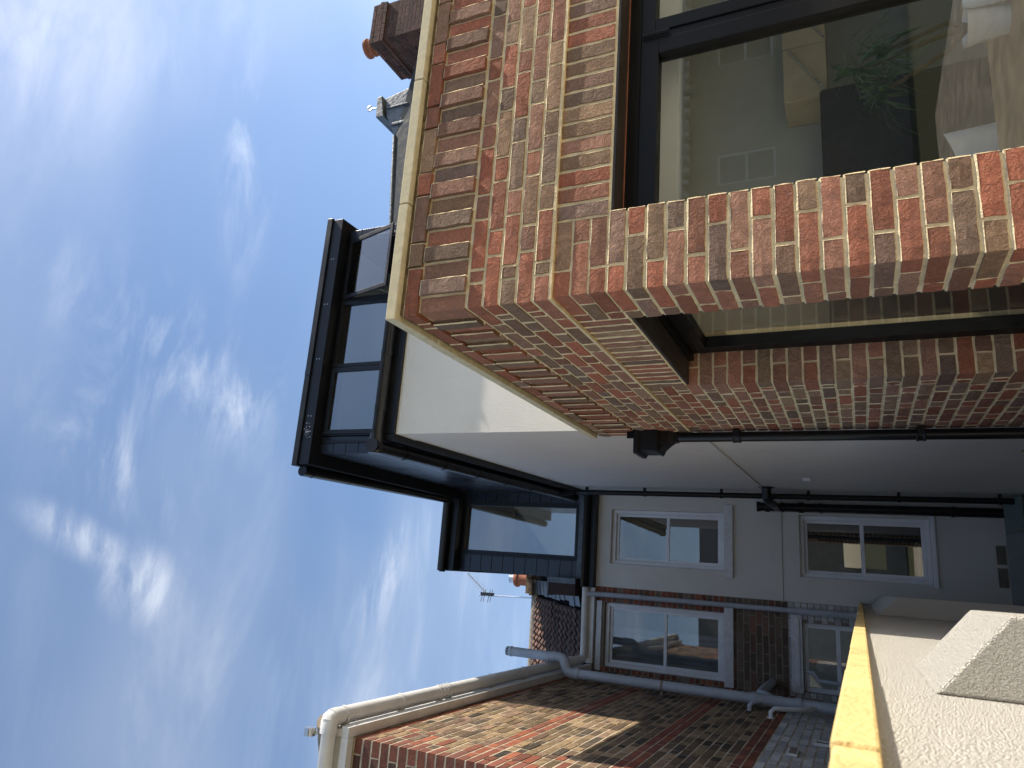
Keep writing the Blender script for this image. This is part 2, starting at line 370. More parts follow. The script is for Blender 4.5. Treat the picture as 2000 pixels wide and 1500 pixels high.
class Bricks:
    def __init__(s, parent, fine=True, limit=300): s.parent = parent; s.items = []; s.fine = fine; s.limit = limit
    def add(s, c, n, Ln, Hh, D, mat, end=0.0):
        """c: centre of the outer face, n: outward normal (2D), Ln x Hh face, D depth; end: area of a second visible face"""
        s.items.append((Vector(c), n, round(Ln,3), round(Hh,3), D, mat, end))
    def score(s, it):
        c, n, Ln, Hh, D, mat, end = it
        d = CR @ c
        if d.z < 0.2: return 0
        px_, py_ = 750+1387*d.x/d.z, 1000+1387*d.y/d.z
        if not (-40 < px_ < 1540 and -40 < py_ < 2040): return 0
        cs = -(c.x*n[0]+c.y*n[1])/c.length
        return (Ln*Hh*max(cs,0.02) + end*0.4)/c.length_squared
    def fillets(s, mat, depth):
        F = MB(); rg = random.Random(11)
        for c, n, Ln, Hh, D, mt, end in s.items:
            nv = Vector((n[0], n[1], 0)); u = Vector((0,0,1)).cross(nv); f0 = 0.0012; zt_ = Hh/2
            k = max(2, round(Ln/0.035)); top = []; low = []
            for i in range(k+1):
                a = -Ln/2 - 0.002 + (Ln+0.004)*i/k; e = rg.uniform(0.0035, 0.0075)
                p = c + u*a - nv*f0 + Vector((0,0,zt_-rg.uniform(0.0005,0.002))); q = c + u*a - nv*depth + Vector((0,0,zt_+e))
                top.append(p); low.append(q)
            F.add(top+low, [(i,i+1,k+1+i+1,k+1+i) for i in range(k)])
            k = max(2, round(Hh/0.03)); top = []; low = []
            for i in range(k+1):
                a = -Hh/2 - 0.002 + (Hh+0.004)*i/k; e = rg.uniform(0.003, 0.0065)
                p = c + u*(Ln/2-rg.uniform(0.0005,0.002)) - nv*f0 + Vector((0,0,a)); q = c + u*(Ln/2+e) - nv*depth + Vector((0,0,a))
                top.append(p); low.append(q)
            F.add(top+low, [(i,i+1,k+1+i+1,k+1+i) for i in range(k)])
        tag(F.build('mortar_fillet', mat, s.parent), kind='stuff')
    def build(s, name='brick', rest='brickwork'):
        order = sorted(s.items, key=s.score, reverse=True)
        parts = [it for it in order[:s.limit] if s.score(it) > 0]; others = order[len(parts):]
        def geo(it, var):
            key = (it[2], it[3], round(it[4],3), var, s.fine)
            if key not in GEO: GEO[key] = brick_geo(it[2], it[3], it[4], var, s.fine)
            return key
        MES = {}
        for it in parts:
            key = geo(it, random.randrange(4)); mk = (key, it[5])
            if mk not in MES:
                me = bpy.data.meshes.new(name); me.from_pydata(GEO[key][0], [], GEO[key][1]); me.materials.append(MATS[it[5]]); MES[mk] = me
            ang = math.atan2(it[1][0], -it[1][1])
            link(name, MES[mk], s.parent, it[0], ang)
        bym = {}
        for it in others: bym.setdefault(it[5], []).append(it)
        for mat, its in bym.items():
            V = []; F = []; off = OFF[s.parent]
            for it in its:
                g = GEO[geo(it, random.randrange(4))]; ang = math.atan2(it[1][0], -it[1][1]); ca, sa = math.cos(ang), math.sin(ang)
                k = len(V); bx, by, bz = it[0]-off
                for x, y, z in g[0]: V.append((bx+x*ca-y*sa, by+x*sa+y*ca, bz+z))
                F += [tuple(i+k for i in f) for f in g[1]]
            me = bpy.data.meshes.new(rest); me.from_pydata(V, [], F); me.materials.append(MATS[mat])
            tag(link(rest, me, s.parent), kind='stuff')
FR = (0,-1); LF = (-1,0); RT = (1,0)
J = 0.013

# ================================================================== GROUND
GZ = -EYE
g = MB(); g.add([(-400,-400,GZ-0.03),(400,-400,GZ-0.03),(400,400,GZ-0.03),(-400,400,GZ-0.03)], [(0,1,2,3)])
tag(g.build('ground', 'soil'), kind='structure')
pv = tag(link('paving', None, None), kind='structure') if False else None
pm = MB(); pm.box(-6, 9, -9, 9.85, GZ-0.028, GZ-0.008); tag(pm.build('patio', 'paving'), kind='structure')
slab = bpy.data.meshes.new('paving_slab'); sm = MB(); sm.box(-0.298,0.298,-0.298,0.298,-0.02,0.0)
slab.from_pydata(sm.v, [], sm.f); slab.materials.append(MATS['paving'])
PATIO = bpy.data.objects['patio']
for i in range(2):
    for k in range(15): 
        o = link('paving_slab', slab, PATIO, (0.19+i*0.605, 0.4+k*0.605, GZ+random.uniform(-0.002,0.002)))

# ================================================================== BRICK KITCHEN EXTENSION
XC, YC = 1.028, 2.381
XR = 4.3; YB = 5.05
EX = thing('brick_extension', (XC, YC, GZ), 'single storey red and brown brick extension with black framed windows and cream stone coping', 'extension')
WX0, WX1, WZ1, WZ0 = 1.363, 3.95, 0.808, -1.05      # front window opening
SY0, SY1 = 2.687, 3.775                               # side window opening
ZB = 0.818                                            # bed joint above the window heads
MR = 0.0055                                           # mortar recess
P1 = 0.014                                            # the band above the lintels steps out
core = MB()
wall_y(core, YC+MR, YC+0.11, XC+MR, XR, GZ-0.02, 1.043, [(WX0-MR, WX1, WZ0, ZB-0.008)])
wall_y(core, YC+0.1105, YC+0.30, XC+MR, XR, GZ-0.02, 1.043, [(WX0-0.12, WX1, WZ0, ZB-0.008)])
wall_x(core, XC+MR, XC+0.30, YC+0.302, YB-0.002, GZ-0.02, 1.043, [(SY0-MR, SY1+MR, WZ0, ZB-0.008)])
# near pier fill between wall lines is solid
core.box(XC+MR-P1, XC+0.298, YC+MR-P1, YB, 1.044, 1.715)
core.box(XC+0.2985, XR, YC+MR-P1, YC+0.30, 1.044, 1.715)
core.build('mortar_core', 'mortar_new', EX)
cl = MB(); cl.box(WX0+MR, WX1, YC+0.004, YC+0.10, ZB-0.0085, ZB-0.0045)
BR = Bricks(EX, True, 300)
def flem(parity, length):
    """bricks along a run from the corner: list of (start, end)"""
    out = []; u = 0.0
    seq = ['S','H'] if parity else ['h','c','S','H']
    i = 0
    while u < length - 0.02:
        k = seq[i] if i < len(seq) else ('S' if (i-len(seq)) % 2 == 0 else 'H')
        ln = {'S':0.215,'H':0.1025,'h':0.1025,'c':0.046}[k]
        e = min(u+ln, length)
        if length - e < 0.035: e = length
        out.append((u, e)); u = e + J; i += 1
    return out
def front(x0, x1, z0, z1, proj, D=0.10, end=0.0, mat='brick_new'):
    BR.add(((x0+x1)/2, YC-proj, (z0+z1)/2), FR, x1-x0, z1-z0, D, mat, end)
def side(y0, y1, z0, z1, proj, D=0.10, mat='brick_new', end=0.0):
    BR.add((XC-proj, (y0+y1)/2, (z0+z1)/2), LF, y1-y0, z1-z0, D, mat, end)
# --- piers and wall up to the lintel bed
nc = int((ZB-GZ)/0.075)+1
for i in range(nc):
    zt = ZB - 0.007 - 0.075*i; zb = zt - 0.0600; par = i % 2
    below = zt < WZ0
    jit = lambda: random.uniform(-0.0015, 0.0025)
    if par:   # corner stretcher on the front, header on the side
        front(XC, XC+0.215, zb, zt, 0, 0.1025, 0.1025*0.065)
        front(XC+0.228, WX0, zb, zt, jit())
        side(YC+0.1155, SY0, zb, zt, jit())
    else:
        front(XC, XC+0.1025, zb, zt, 0, 0.215, 0.215*0.065)
        front(XC+0.116, WX0, zb, zt, jit())
        side(YC+0.228, SY0, zb, zt, jit())
    if below:
        for a, b in flem(par, WX1-WX0-J): front(WX0+J+a, WX0+J+b, zb, zt, 0)
        for a, b in flem(par, SY1-SY0-2*J): side(SY0+J+a, SY0+J+b, zb, zt, 0)
    for a, b in flem(par, XR-WX1): front(WX1+a, WX1+b, zb, zt, 0)
    # far pier: reveal brick plus the run to the house
    if par:
        BR.add((XC+0.09, SY1, (zb+zt)/2), FR, 0.18, 0.065, 0.1025, 'brick_new', 0.1025*0.065)
        run = [(a, b) for a, b in flem(0, YB-SY1)][1:]
    else:
        BR.add((XC+0.0475, SY1, (zb+zt)/2), FR, 0.095, 0.065, 0.215, 'brick_new', 0.215*0.065)
        BR.add((XC+0.1425, SY1, (zb+zt)/2), FR, 0.075, 0.065, 0.09, 'brick_new')
        run = [(a, b) for a, b in flem(1, YB-SY1)][1:]
    for a, b in run: side(SY1+a, SY1+b, zb, zt, jit())
# --- soldier lintels
x = WX0 - 0.012
i = 0
front_soldiers = []
# courses beside the front lintel on the pier run through the soldier height
for k in range(3):
    zb = ZB + 0.005 + 0.0725*k; zt = zb + (0.0625 if k < 2 else 0.065); par = k % 2
    if par:
        front(XC, XC+0.215, zb, zt, 0, 0.1025, 0.1025*0.065); front(XC+0.225, WX0-0.017, zb, zt, 0)
        side(YC+0.1125, SY0-0.012, zb, zt, 0)
    else:
        front(XC, XC+0.1025, zb, zt, 0, 0.215, 0.215*0.065); front(XC+0.1125, WX0-0.017, zb, zt, 0)
        side(YC+0.225, SY0-0.012, zb, zt, 0)
    for a, b in flem(par, YB-SY1-0.005): side(SY1+0.005+a, SY1+0.005+b, zb, zt, 0)
SZ0, SZ1 = ZB+0.004, 1.034
x = WX0 - 0.007
while x < XR - 0.06:
    front(x, x+0.0590, SZ0, SZ1, random.uniform(0,0.003)); x += 0.0745
y = SY0 - 0.002
while y < SY1 - 0.05:
    side(y, y+0.0590, SZ0, SZ1, random.uniform(0,0.003)); y += 0.0742
# --- stepped-out band: four courses, one more, toothed soldiers, top course
for k in range(5):
    zb = 1.048 + 0.074*k; zt = zb + 0.0590; par = k % 2; pj = P1
    cz = (zb+zt)/2
    fr = flem(par, XR-XC+pj); sd_ = flem(1-par, YB-YC+pj)
    for q, (a, b) in enumerate(fr):
        if q == 0: BR.add((XC-pj+(b-a)/2, YC-pj, cz), FR, b-a, zt-zb, 0.1025 if par else 0.215, 'brick_new', 0.01)
        else: front(XC-pj+a, XC-pj+b, zb, zt, pj+random.uniform(-0.001,0.003))
    for a, b in sd_[1:]: side(YC-pj+a, YC-pj+b, zb, zt, pj+random.uniform(-0.001,0.003))
TZ0 = 1.048+0.074*5 + 0.002; TZ1 = TZ0 + 0.212
q = 0; x = XC - P1
while x < XR - 0.06:
    pj = P1 + (0.016 if q % 2 else 0.0) + random.uniform(-0.001,0.003)
    front(x, x+0.0645, TZ0, TZ1, pj, 0.11, 0.01 if q == 0 else 0); x += 0.0765; q += 1
q = 1; y = YC - P1 + 0.118
while y < YB - 0.05:
    pj = P1 + (0.016 if q % 2 else 0.0) + random.uniform(-0.001,0.003)
    side(y, y+0.0645, TZ0, TZ1, pj, 0.11); y += 0.0765; q += 1
zb, zt = TZ1+0.010, TZ1+0.074; pj = P1+0.013
for q, (a, b) in enumerate(flem(1, XR-XC+pj)):
    if q == 0: BR.add((XC-pj+(b-a)/2, YC-pj, (zb+zt)/2), FR, b-a, zt-zb, 0.1025, 'brick_new', 0.01)
    else: front(XC-pj+a, XC-pj+b, zb, zt, pj+random.uniform(-0.001,0.004))
for a, b in flem(0, YB-YC+pj)[1:]: side(YC-pj+a, YC-pj+b, zb, zt, pj+random.uniform(-0.001,0.004))
BR.build(); BR.fillets('mortar_new', MR+0.0004)
# mortar fillets on the ledge and under the coping
lg = MB(); lg.box(XC-P1+0.002, XR, YC-P1+0.002, YC+0.05, 1.0345, 1.0475); lg.box(XC-P1+0.002, XC+0.05, YC+0.0505, YB, 1.0345, 1.0475)
lg.build('mortar_ledge', 'mortar_new', EX)
bd = MB(); bd.box(XC-0.020, XR, YC-0.020, YC+0.28, zt+0.0005, 1.7305); bd.box(XC-0.020, XC+0.28, YC+0.2805, YB, zt+0.0005, 1.7305)
bd.build('coping_bed', 'bed_brown', EX, bevel=0.004)
# coping stones
CZ0, CZ1 = 1.731, 1.781
def cop(x0, x1, y0, y1):
    m = MB(); m.box(x0, x1, y0, y1, CZ0, CZ1+random.uniform(-0.001,0.001)); m.build('coping_stone', 'coping_stone', EX, bevel=0.004)
CXO, CYO = XC-0.048, YC-0.051
xs = [CXO, 1.53, 2.172, 2.80, 3.43, XR]
for a, b in zip(xs, xs[1:]): cop(a+0.003, b-0.003, CYO, CYO+0.36)
ys = [CYO+0.366, 2.876, 3.49, 4.10, 4.71, 5.0]
for a, b in zip(ys, ys[1:]): cop(CXO, CXO+0.36, a+0.002, b-0.004)
# roof, room, rooflight
rf = MB()
hole = (1.9, 3.6, 3.30, 4.50)  # unseen glazed roof opening, added to let more light into the room
for a, b, c, d in cells(XC+0.301, XR, YC+0.301, 4.99, [(hole[0], hole[1], hole[2], hole[3])]): rf.box(a, b, c, d, 1.10, 1.40)
rf.build('flat_roof', 'ceiling_white', EX)
rl = MB(); rl.box(hole[0]-0.05, hole[1]+0.05, hole[2]-0.05, hole[3]+0.05, 1.401, 1.43); rl.build('added_rooflight', 'glass', EX)
rm = MB(); rm.box(XC+0.301, XR, YC+0.301, 4.99, GZ-0.015, GZ+0.03); rm.build('room_floor', 'birch', EX)
rm = MB(); rm.box(XC+0.301, XR-0.2, 4.90, 4.99, GZ+0.031, 1.099); rm.box(XR-0.2, XR, YC+0.301, 4.99, GZ+0.031, 1.099); rm.build('room_wall', 'plaster', EX)
# inner window lining (white) for the front opening head
ln = MB(); ln.box(WX0-0.05, WX1, YC+0.302, YC+0.345, 0.62, 1.098); ln.box(XC+0.302, XC+0.335, YC+0.346, SY0, -1.0, 1.098); ln.build('plaster_lining', 'ceiling_white', EX)

# --- front window
def frame_y(mb, x0, x1, z0, z1, y0, y1, t):
    mb.box(x0, x1, y0, y1, z1-t, z1); mb.box(x0, x1, y0, y1, z0, z0+t); mb.box(x0, x0+t, y0, y1, z0+t, z1-t); mb.box(x1-t, x1, y0, y1, z0+t, z1-t)
def frame_x(mb, y0, y1, z0, z1, x0, x1, t):
    mb.box(x0, x1, y0, y1, z1-t, z1); mb.box(x0, x1, y0, y1, z0, z0+t); mb.box(x0, x1, y0, y0+t, z0+t, z1-t); mb.box(x0, x1, y1-t, y1, z0+t, z1-t)
sf = MB(); sf.box(WX0+MR, WX1, YC+0.006, YC+0.13, 0.800, 0.8085); sf.build('lintel_soffit', 'soffit_brown', EX)
sf = MB(); sf.box(WX0+0.01, WX1, YC+0.121, YC+0.1235, 0.7955, 0.7995); sf.build('rust_trim', 'terracotta', EX)
FY = YC+0.12
fw = MB(); frame_y(fw, WX0-0.117, WX1, WZ0, 0.7985, FY+0.004, FY+0.075, 0.055); fw.box(2.21, 2.245, FY+0.003, FY+0.074, WZ0+0.055, 0.742)
W1 = fw.build('window', 'frame_black', EX, bevel=0.003)
def sash_y(parent, x0, x1, z0, z1, y0, d, t, fmat, gmat, bev=0.003):
    m = MB(); frame_y(m, x0, x1, z0, z1, y0, y0+d, t); s_ = m.build('sash', fmat, parent, bevel=bev)
    m = MB(); m.box(x0+t-0.006, x1-t+0.006, y0+d*0.45, y0+d*0.45+0.006, z0+t-0.006, z1-t+0.006); m.build('pane', gmat, parent)
    return s_
sash_y(W1, WX0-0.061, 2.208, WZ0+0.057, 0.7415, FY-0.004, 0.066, 0.075, 'frame_black', 'glass')
sash_y(W1, 2.247, WX1-0.056, WZ0+0.057, 0.7415, FY-0.004, 0.066, 0.060, 'frame_black', 'glass')
m = MB(); m.tube([(2.2275,FY-0.012,0.735),(2.2275,FY-0.012,0.62)], 0.009, 10); m.build('hinge', 'frame_black', W1)
# --- side window
sf = MB(); sf.box(XC+0.006, XC+0.135, SY0+MR, SY1-MR, 0.795, 0.8085); sf.build('lintel_soffit', 'soffit_brown', EX)
FX = XC+0.178
fw = MB(); frame_x(fw, SY0+0.002, SY1-0.002, WZ0, 0.7945, FX, FX+0.07, 0.05); W2 = fw.build('window', 'frame_black', EX, bevel=0.003)
m = MB(); m.box(XC+0.136, FX-0.001, SY0+0.004, SY1-0.004, 0.770, 0.794); m.build('head_trim', 'frame_black', W2)
m = MB(); frame_x(m, SY0+0.052, SY1-0.052, WZ0+0.052, 0.743, FX-0.004, FX+0.06, 0.055); m.build('sash', 'frame_black', W2, bevel=0.003)
m = MB(); m.box(FX+0.030, FX+0.036, SY0+0.10, SY1-0.10, WZ0+0.10, 0.695); m.build('pane', 'glass', W2)
sl = MB(); sl.box(XC-0.03, FX+0.08, SY0+0.004, SY1-0.004, WZ0-0.04, WZ0-0.001); sl.build('sill', 'frame_black', EX)
sl = MB(); sl.box(WX0+0.004, WX1-0.002, YC-0.03, FY+0.08, WZ0-0.04, WZ0-0.001); sl.build('sill', 'frame_black', EX)

# --- hopper head and downpipe on the side wall
HX, HY = 0.978, 4.985
hp = MB()
def ringbox(mb, levels):
    k = len(mb.v)
    for (x0, x1, y0, y1, z) in levels: mb.v += [Vector(p) for p in ((x0,y0,z),(x1,y0,z),(x1,y1,z),(x0,y1,z))]
    for i in range(len(levels)-1):
        for q in range(4): mb.f.append((k+i*4+q, k+i*4+(q+1)%4, k+(i+1)*4+(q+1)%4, k+(i+1)*4+q))
    mb.f.append(tuple(k+q for q in (3,2,1,0))); n = k+(len(levels)-1)*4; mb.f.append((n,n+1,n+2,n+3))
xb = XC-0.004
ringbox(hp, [(HX-0.036,xb,HY-0.036,HY+0.036,1.12),(HX-0.038,xb,HY-0.038,HY+0.038,1.145),(HX-0.055,xb,HY-0.055,HY+0.055,1.18),(HX-0.085,xb,HY-0.085,HY+0.085,1.225),(HX-0.118,xb,HY-0.11,HY+0.11,1.25),(HX-0.118,xb,HY-0.11,HY+0.11,1.262),(HX-0.112,xb,HY-0.105,HY+0.105,1.264),(HX-0.112,xb,HY-0.105,HY+0.105,1.365),(HX-0.132,xb,HY-0.125,HY+0.125,1.385),(HX-0.132,xb,HY-0.125,HY+0.125,1.415)])
hp.build('hopper_head', 'black_plastic', EX, bevel=0.004)
hb = MB(); hb.box(HX-0.02, xb, HY-0.10, HY-0.085, 1.4155, 1.47); hb.build('hopper_tab', 'black_plastic', EX)
dp = MB(); dp.tube([(HX,HY,GZ),(HX,HY,1.13)], 0.034, 20); DP = dp.build('downpipe', 'black_plastic', EX, smooth=True)
for zc_ in (0.72, -0.378, -1.40):
    m = MB(); m.tube([(HX,HY,zc_-0.026),(HX,HY,zc_-0.02),(HX,HY,zc_-0.012),(HX,HY,zc_+0.012),(HX,HY,zc_+0.02),(HX,HY,zc_+0.026)], [0.042,0.045,0.041,0.041,0.045,0.042], 20)
    m.box(HX-0.005, xb+0.004, HY-0.05, HY+0.05, zc_-0.020, zc_+0.020); m.build('bracket', 'black_plastic', DP, smooth=True)

# ================================================================== OWN HOUSE (white render, black loft)
YR = 9.85; YF = 5.01
HS = thing('rendered_house', (1.1, 9.0, GZ), 'white rendered house rear with black clad loft dormers and black gutters', 'house')
skew = lambda p: Vector((p.x + 0.0248*(p.y-YF) if p.x < 1.2 else p.x, p.y, p.z))
m = MB(skew)
m.box(1.045, 1.32, YF+0.30, YR+0.1, GZ-0.02, 3.60); m.build('side_wall', 'render_white', HS)
m = MB(); m.box(1.045, 4.9, YF, YF+0.298, 1.02, 3.60); m.box(XC+0.305, 4.9, YF, YF+0.298, GZ-0.02, 1.018); m.build('end_wall', 'render_white', HS)
m = MB(skew); m.box(1.0335, 1.044, YB+0.003, YR-0.15, 1.005, 1.026); m.build('bell_bead', 'render_white', HS, bevel=0.003)
m = MB(); m.box(4.70, 4.9, YF+0.30, YR, GZ-0.02, 3.60); m.build('party_wall', 'render_white', HS)
PX = -0.163
w1 = (0.152, 0.905, 1.597, 3.152); w2 = (0.146, 0.908, -0.771, 0.675)
m = MB(); wall_y(m, YR, YR+0.30, PX, 1.20, GZ-0.02, 3.36, [w1, w2]); m.build('rear_wall', 'render_white', HS)
m = MB(); m.box(PX+0.002, 1.17, YR-0.0045, YR-0.0005, 0.874, 0.882); m.build('movement_joint', 'mortar_grey', HS)
m = MB(); m.box(PX+0.002, 1.17, YR-0.012, YR-0.0005, GZ, -1.515); m.build('plinth', 'curtain', HS)
m = MB(); m.box(PX-3, 4.9, YR+3.3, YR+3.45, GZ, 3.3); m.build('inner_wall', 'curtain', HS)

def sash_window(parent, h, Y, sill=None, mid=None, curtain=None, fmat='upvc', rec=0.07):
    x0, x1, z0, z1 = h; mid = mid if mid is not None else (z0+z1)/2
    m = MB(); frame_y(m, x0+0.001, x1-0.001, z0+0.001, z1-0.001, Y+rec, Y+rec+0.09, 0.05); W_ = m.build('window', fmat, parent, bevel=0.004)
    a = MB(); frame_y(a, x0+0.052, x1-0.052, mid-0.004, z1-0.052, Y+rec+0.05, Y+rec+0.085, 0.036); a.build('upper_sash', fmat, W_, bevel=0.003)
    a = MB(); frame_y(a, x0+0.052, x1-0.052, z0+0.052, mid+0.03, Y+rec+0.006, Y+rec+0.045, 0.042); a.build('lower_sash', fmat, W_, bevel=0.003)
    a = MB(); a.box(x0+0.08, x1-0.08, Y+rec+0.066, Y+rec+0.070, mid+0.03, z1-0.08); a.build('pane', 'glass_sash', W_)
    a = MB(); a.box(x0+0.086, x1-0.086, Y+rec+0.024, Y+rec+0.028, z0+0.088, mid-0.006); a.build('pane', 'glass_sash', W_)
    a = MB(); a.box((x0+x1)/2-0.025, (x0+x1)/2+0.025, Y+rec-0.006, Y+rec+0.0055, mid+0.004, mid+0.022); a.build('latch', 'white_gloss', W_, bevel=0.004)
    if sill:
        a = MB(); a.box(sill[0], sill[1], Y-0.045, Y+rec-0.001, sill[2], sill[3]); a.build('sill', sill[4], W_, bevel=0.006)
    if curtain:
        a = MB(); n = 14; xs_ = [x0+0.02 + (x1-x0-0.04)*curtain*i/(n*2) for i in range(n*2+1)]
        pts = [(xx, Y+0.30+0.018*math.sin(i*1.7), z0) for i, xx in enumerate(xs_)]
        vs = pts + [(p[0], p[1], z1+0.05) for p in pts]; k = len(pts)
        a.add(vs, [(i,i+1,k+i+1,k+i) for i in range(k-1)]); a.build('curtain', 'curtain', W_, smooth=True)
    a = MB(); a.box(x0-0.05, x1+0.05, Y+1.2, Y+1.22, z0-0.3, z1+0.3); a.build('room_shade', 'charcoal', W_)  # dark sheet behind the panes, the unlit room's shade put into its colour
    return W_
sash_window(HS, w1, YR, (0.072, 1.01, 1.482, 1.596, 'paint_white'), 2.35)
sash_window(HS, w2, YR, None, -0.05)
m = MB(); m.box(w2[0]-0.03, w2[1]+0.03, YR-0.03, YR+0.069, w2[2]-0.05, w2[2]-0.001); m.build('sill', 'upvc', HS, bevel=0.005)
# air bricks
for xa in (0.17, 0.42):
    m = MB(); m.box(xa, xa+0.215, YR-0.010, YR-0.0008, -1.50, -1.405); ab = m.build('air_brick', 'mortar_grey', HS, bevel=0.002)
    m = MB()
    for i in range(9):
        for k in range(4): m.box(xa+0.016+i*0.0215, xa+0.026+i*0.0215, YR-0.0125, YR-0.0102, -1.488+k*0.022, -1.478+k*0.022)
    tag(m.build('vent_holes', 'dark_gap', ab), kind='stuff')
m = MB(); m.box(1.112, 1.119, 7.98, 8.10, 0.42, 0.50); vt = m.build('wall_vent', 'upvc', HS, bevel=0.003)
for i in range(4):
    m = MB(); m.box(1.098, 1.1115, 7.985+i*0.03, 7.990+i*0.03, 0.425, 0.495); m.build('louvre', 'upvc', vt)
# --- lower gutter, fascia
def gutter(mb, a, b, r=0.058, n=9, t=0.004):
    a, b = Vector(a), Vector(b); d = (b-a).normalized(); s_ = d.cross(Vector((0,0,1))).normalized()
    prof = [(-r,0.012)] + [(-r*math.cos(math.pi*i/n), -r*math.sin(math.pi*i/n)) for i in range(n+1)] + [(r,0.012)]
    inner = [(x*(r-t)/r, max(z+t, -r+t) if z < 0 else z) for x, z in prof[::-1]]
    P = prof + inner; k = len(P)
    vs = [a + s_*x + Vector((0,0,z)) for x, z in P] + [b + s_*x + Vector((0,0,z)) for x, z in P]
    mb.add(vs, [(i,(i+1)%k,k+(i+1)%k,k+i) for i in range(k)] + [tuple(range(k-1,-1,-1)), tuple(range(k,2*k))])
FZ0, FZ1 = 3.565, 3.74
m = MB(skew); m.box(0.985, 1.0445, YF-0.030, YR-0.02, FZ0, FZ1); m.build('fascia', 'black_alu', HS, bevel=0.004)
m = MB(); m.box(1.046, 4.9, YF-0.030, YF-0.001, FZ0, FZ1); m.build('fascia', 'black_alu', HS, bevel=0.004)
GZL = 3.70
gA, gB, gC = (0.922, YF-0.088, GZL), (1.045, YR-0.10, GZL-0.02), (4.9, YF-0.088, GZL)
m = MB(); gutter(m, gA, gB); LG = m.build('gutter', 'black_plastic', HS, smooth=True)
m = MB(); gutter(m, gA, gC); LG2 = m.build('gutter', 'black_plastic', HS, smooth=True)
m = MB(); m.tube([(0.922,YF-0.15,GZL-0.005),(0.922,YF-0.088,GZL-0.005),(0.922,YF-0.03,GZL-0.005)], 0.062, 16); m.tube([(0.86,YF-0.088,GZL-0.006),(1.03,YF-0.088,GZL-0.006)], 0.0615, 16)
m.build('gutter_angle', 'black_plastic', HS, smooth=True)
for yy in (5.35, 6.05, 6.75, 7.45, 8.15, 8.6):
    f_ = (yy-gA[1])/(gB[1]-gA[1]); xx = gA[0]+f_*(gB[0]-gA[0])
    m = MB(); gutter(m, (xx-0.0005,yy-0.016,GZL-0.001-0.02*f_), (xx+0.0005,yy+0.016,GZL-0.001-0.02*f_), r=0.064); m.build('gutter_bracket', 'black_plastic', LG, smooth=True)
for xx in (1.25, 1.75, 2.3):
    m = MB(); gutter(m, (xx-0.016,YF-0.088,GZL-0.001), (xx+0.016,YF-0.088,GZL-0.001), r=0.064); m.build('gutter_bracket', 'black_plastic', LG2, smooth=True)
# downpipe in the corner
px_, py_ = 1.075, 9.30
m = MB(); m.tube([(1.03,9.05,3.66),(1.04,9.12,3.58),(px_,9.28,3.50),(px_,py_,3.42),(px_,py_,GZ)], 0.034, 16); RP = m.build('downpipe', 'black_plastic', HS, smooth=True)
for zc_ in (3.34, 2.53, 1.54, 0.52, -0.44, -1.41):
    m = MB(); m.tube([(px_,py_,zc_-0.018),(px_,py_,zc_+0.018)], 0.042, 16); m.box(px_, 1.155, py_-0.02, py_+0.02, zc_-0.016, zc_+0.016); m.build('bracket', 'black_plastic', RP, smooth=True)
# soil stack
qx, qy = 0.985, 9.70
m = MB(); m.tube([(qx,qy,GZ),(qx,qy,1.0)], 0.055, 18); ST = m.build('soil_stack', 'black_plastic', HS, smooth=True)
m = MB(); m.tube([(qx,qy,1.001),(qx,qy,1.06),(qx,qy,1.07),(qx,qy,1.10),(qx,qy,1.16)], [0.066,0.066,0.056,0.056,0.068], 18); m.build('collar', 'black_plastic', ST, smooth=True)
m = MB(); m.tube([(qx,qy,0.60),(qx,qy,0.66)], 0.066, 18); m.build('collar', 'black_plastic', ST, smooth=True)
m = MB(); m.tube([(qx,qy,0.83),(qx,qy,0.86)], 0.064, 18); m.build('collar', 'black_plastic', ST, smooth=True)
m = MB(); m.tube([(1.142,8.95,0.96),(1.03,8.97,0.96),(0.99,9.05,0.955),(0.985,9.40,0.93),(qx,qy-0.03,0.91)], 0.053, 16); m.build('branch_pipe', 'black_plastic', ST, smooth=True)
m = MB(); m.tube([(1.139,8.95,0.96),(1.125,8.95,0.96)], [0.098,0.060], 20); m.build('flange', 'black_plastic', ST, smooth=True)
for zc_ in (0.40, -1.0):
    m = MB(); m.tube([(qx,qy,zc_-0.018),(qx,qy,zc_+0.018)], 0.063, 16); m.box(qx-0.02,qx+0.02,qy,YR-0.001,zc_-0.016,zc_+0.016); m.build('bracket', 'black_plastic', ST, smooth=True)

# --- front loft box
DX, DY, DZ0, DZ1 = 1.15, 6.50, 3.62, 5.672
DXR = 3.98
m = MB(); wall_y(m, DY, DY+0.2, DX, DXR, DZ0, DZ1, [(1.335, 3.885, 4.30, 5.668)]); m.build('loft_front', 'cladding', HS)
m = MB(); m.box(DX+0.003, DX+0.2, DY+0.201, 10.0, DZ0, DZ1); m.build('loft_cheek', 'black_alu', HS)
m = MB(); m.box(DXR-0.2, DXR, DY+0.201, 10.0, DZ0, DZ1); m.build('loft_cheek', 'cladding', HS)
m = MB(); m.box(DX+0.21, DXR-0.21, DY+2.2, DY+2.25, DZ0, DZ1); m.box(DX+0.21, DXR-0.21, DY+0.21, DY+2.19, DZ0, DZ0+0.1); m.build('loft_room', 'ceiling_white', HS)
m = MB(); m.box(DX+0.21, DXR-0.21, DY+0.21, DY+2.19, DZ1-0.05, DZ1-0.002); m.build('loft_ceiling', 'ceiling_white', HS)
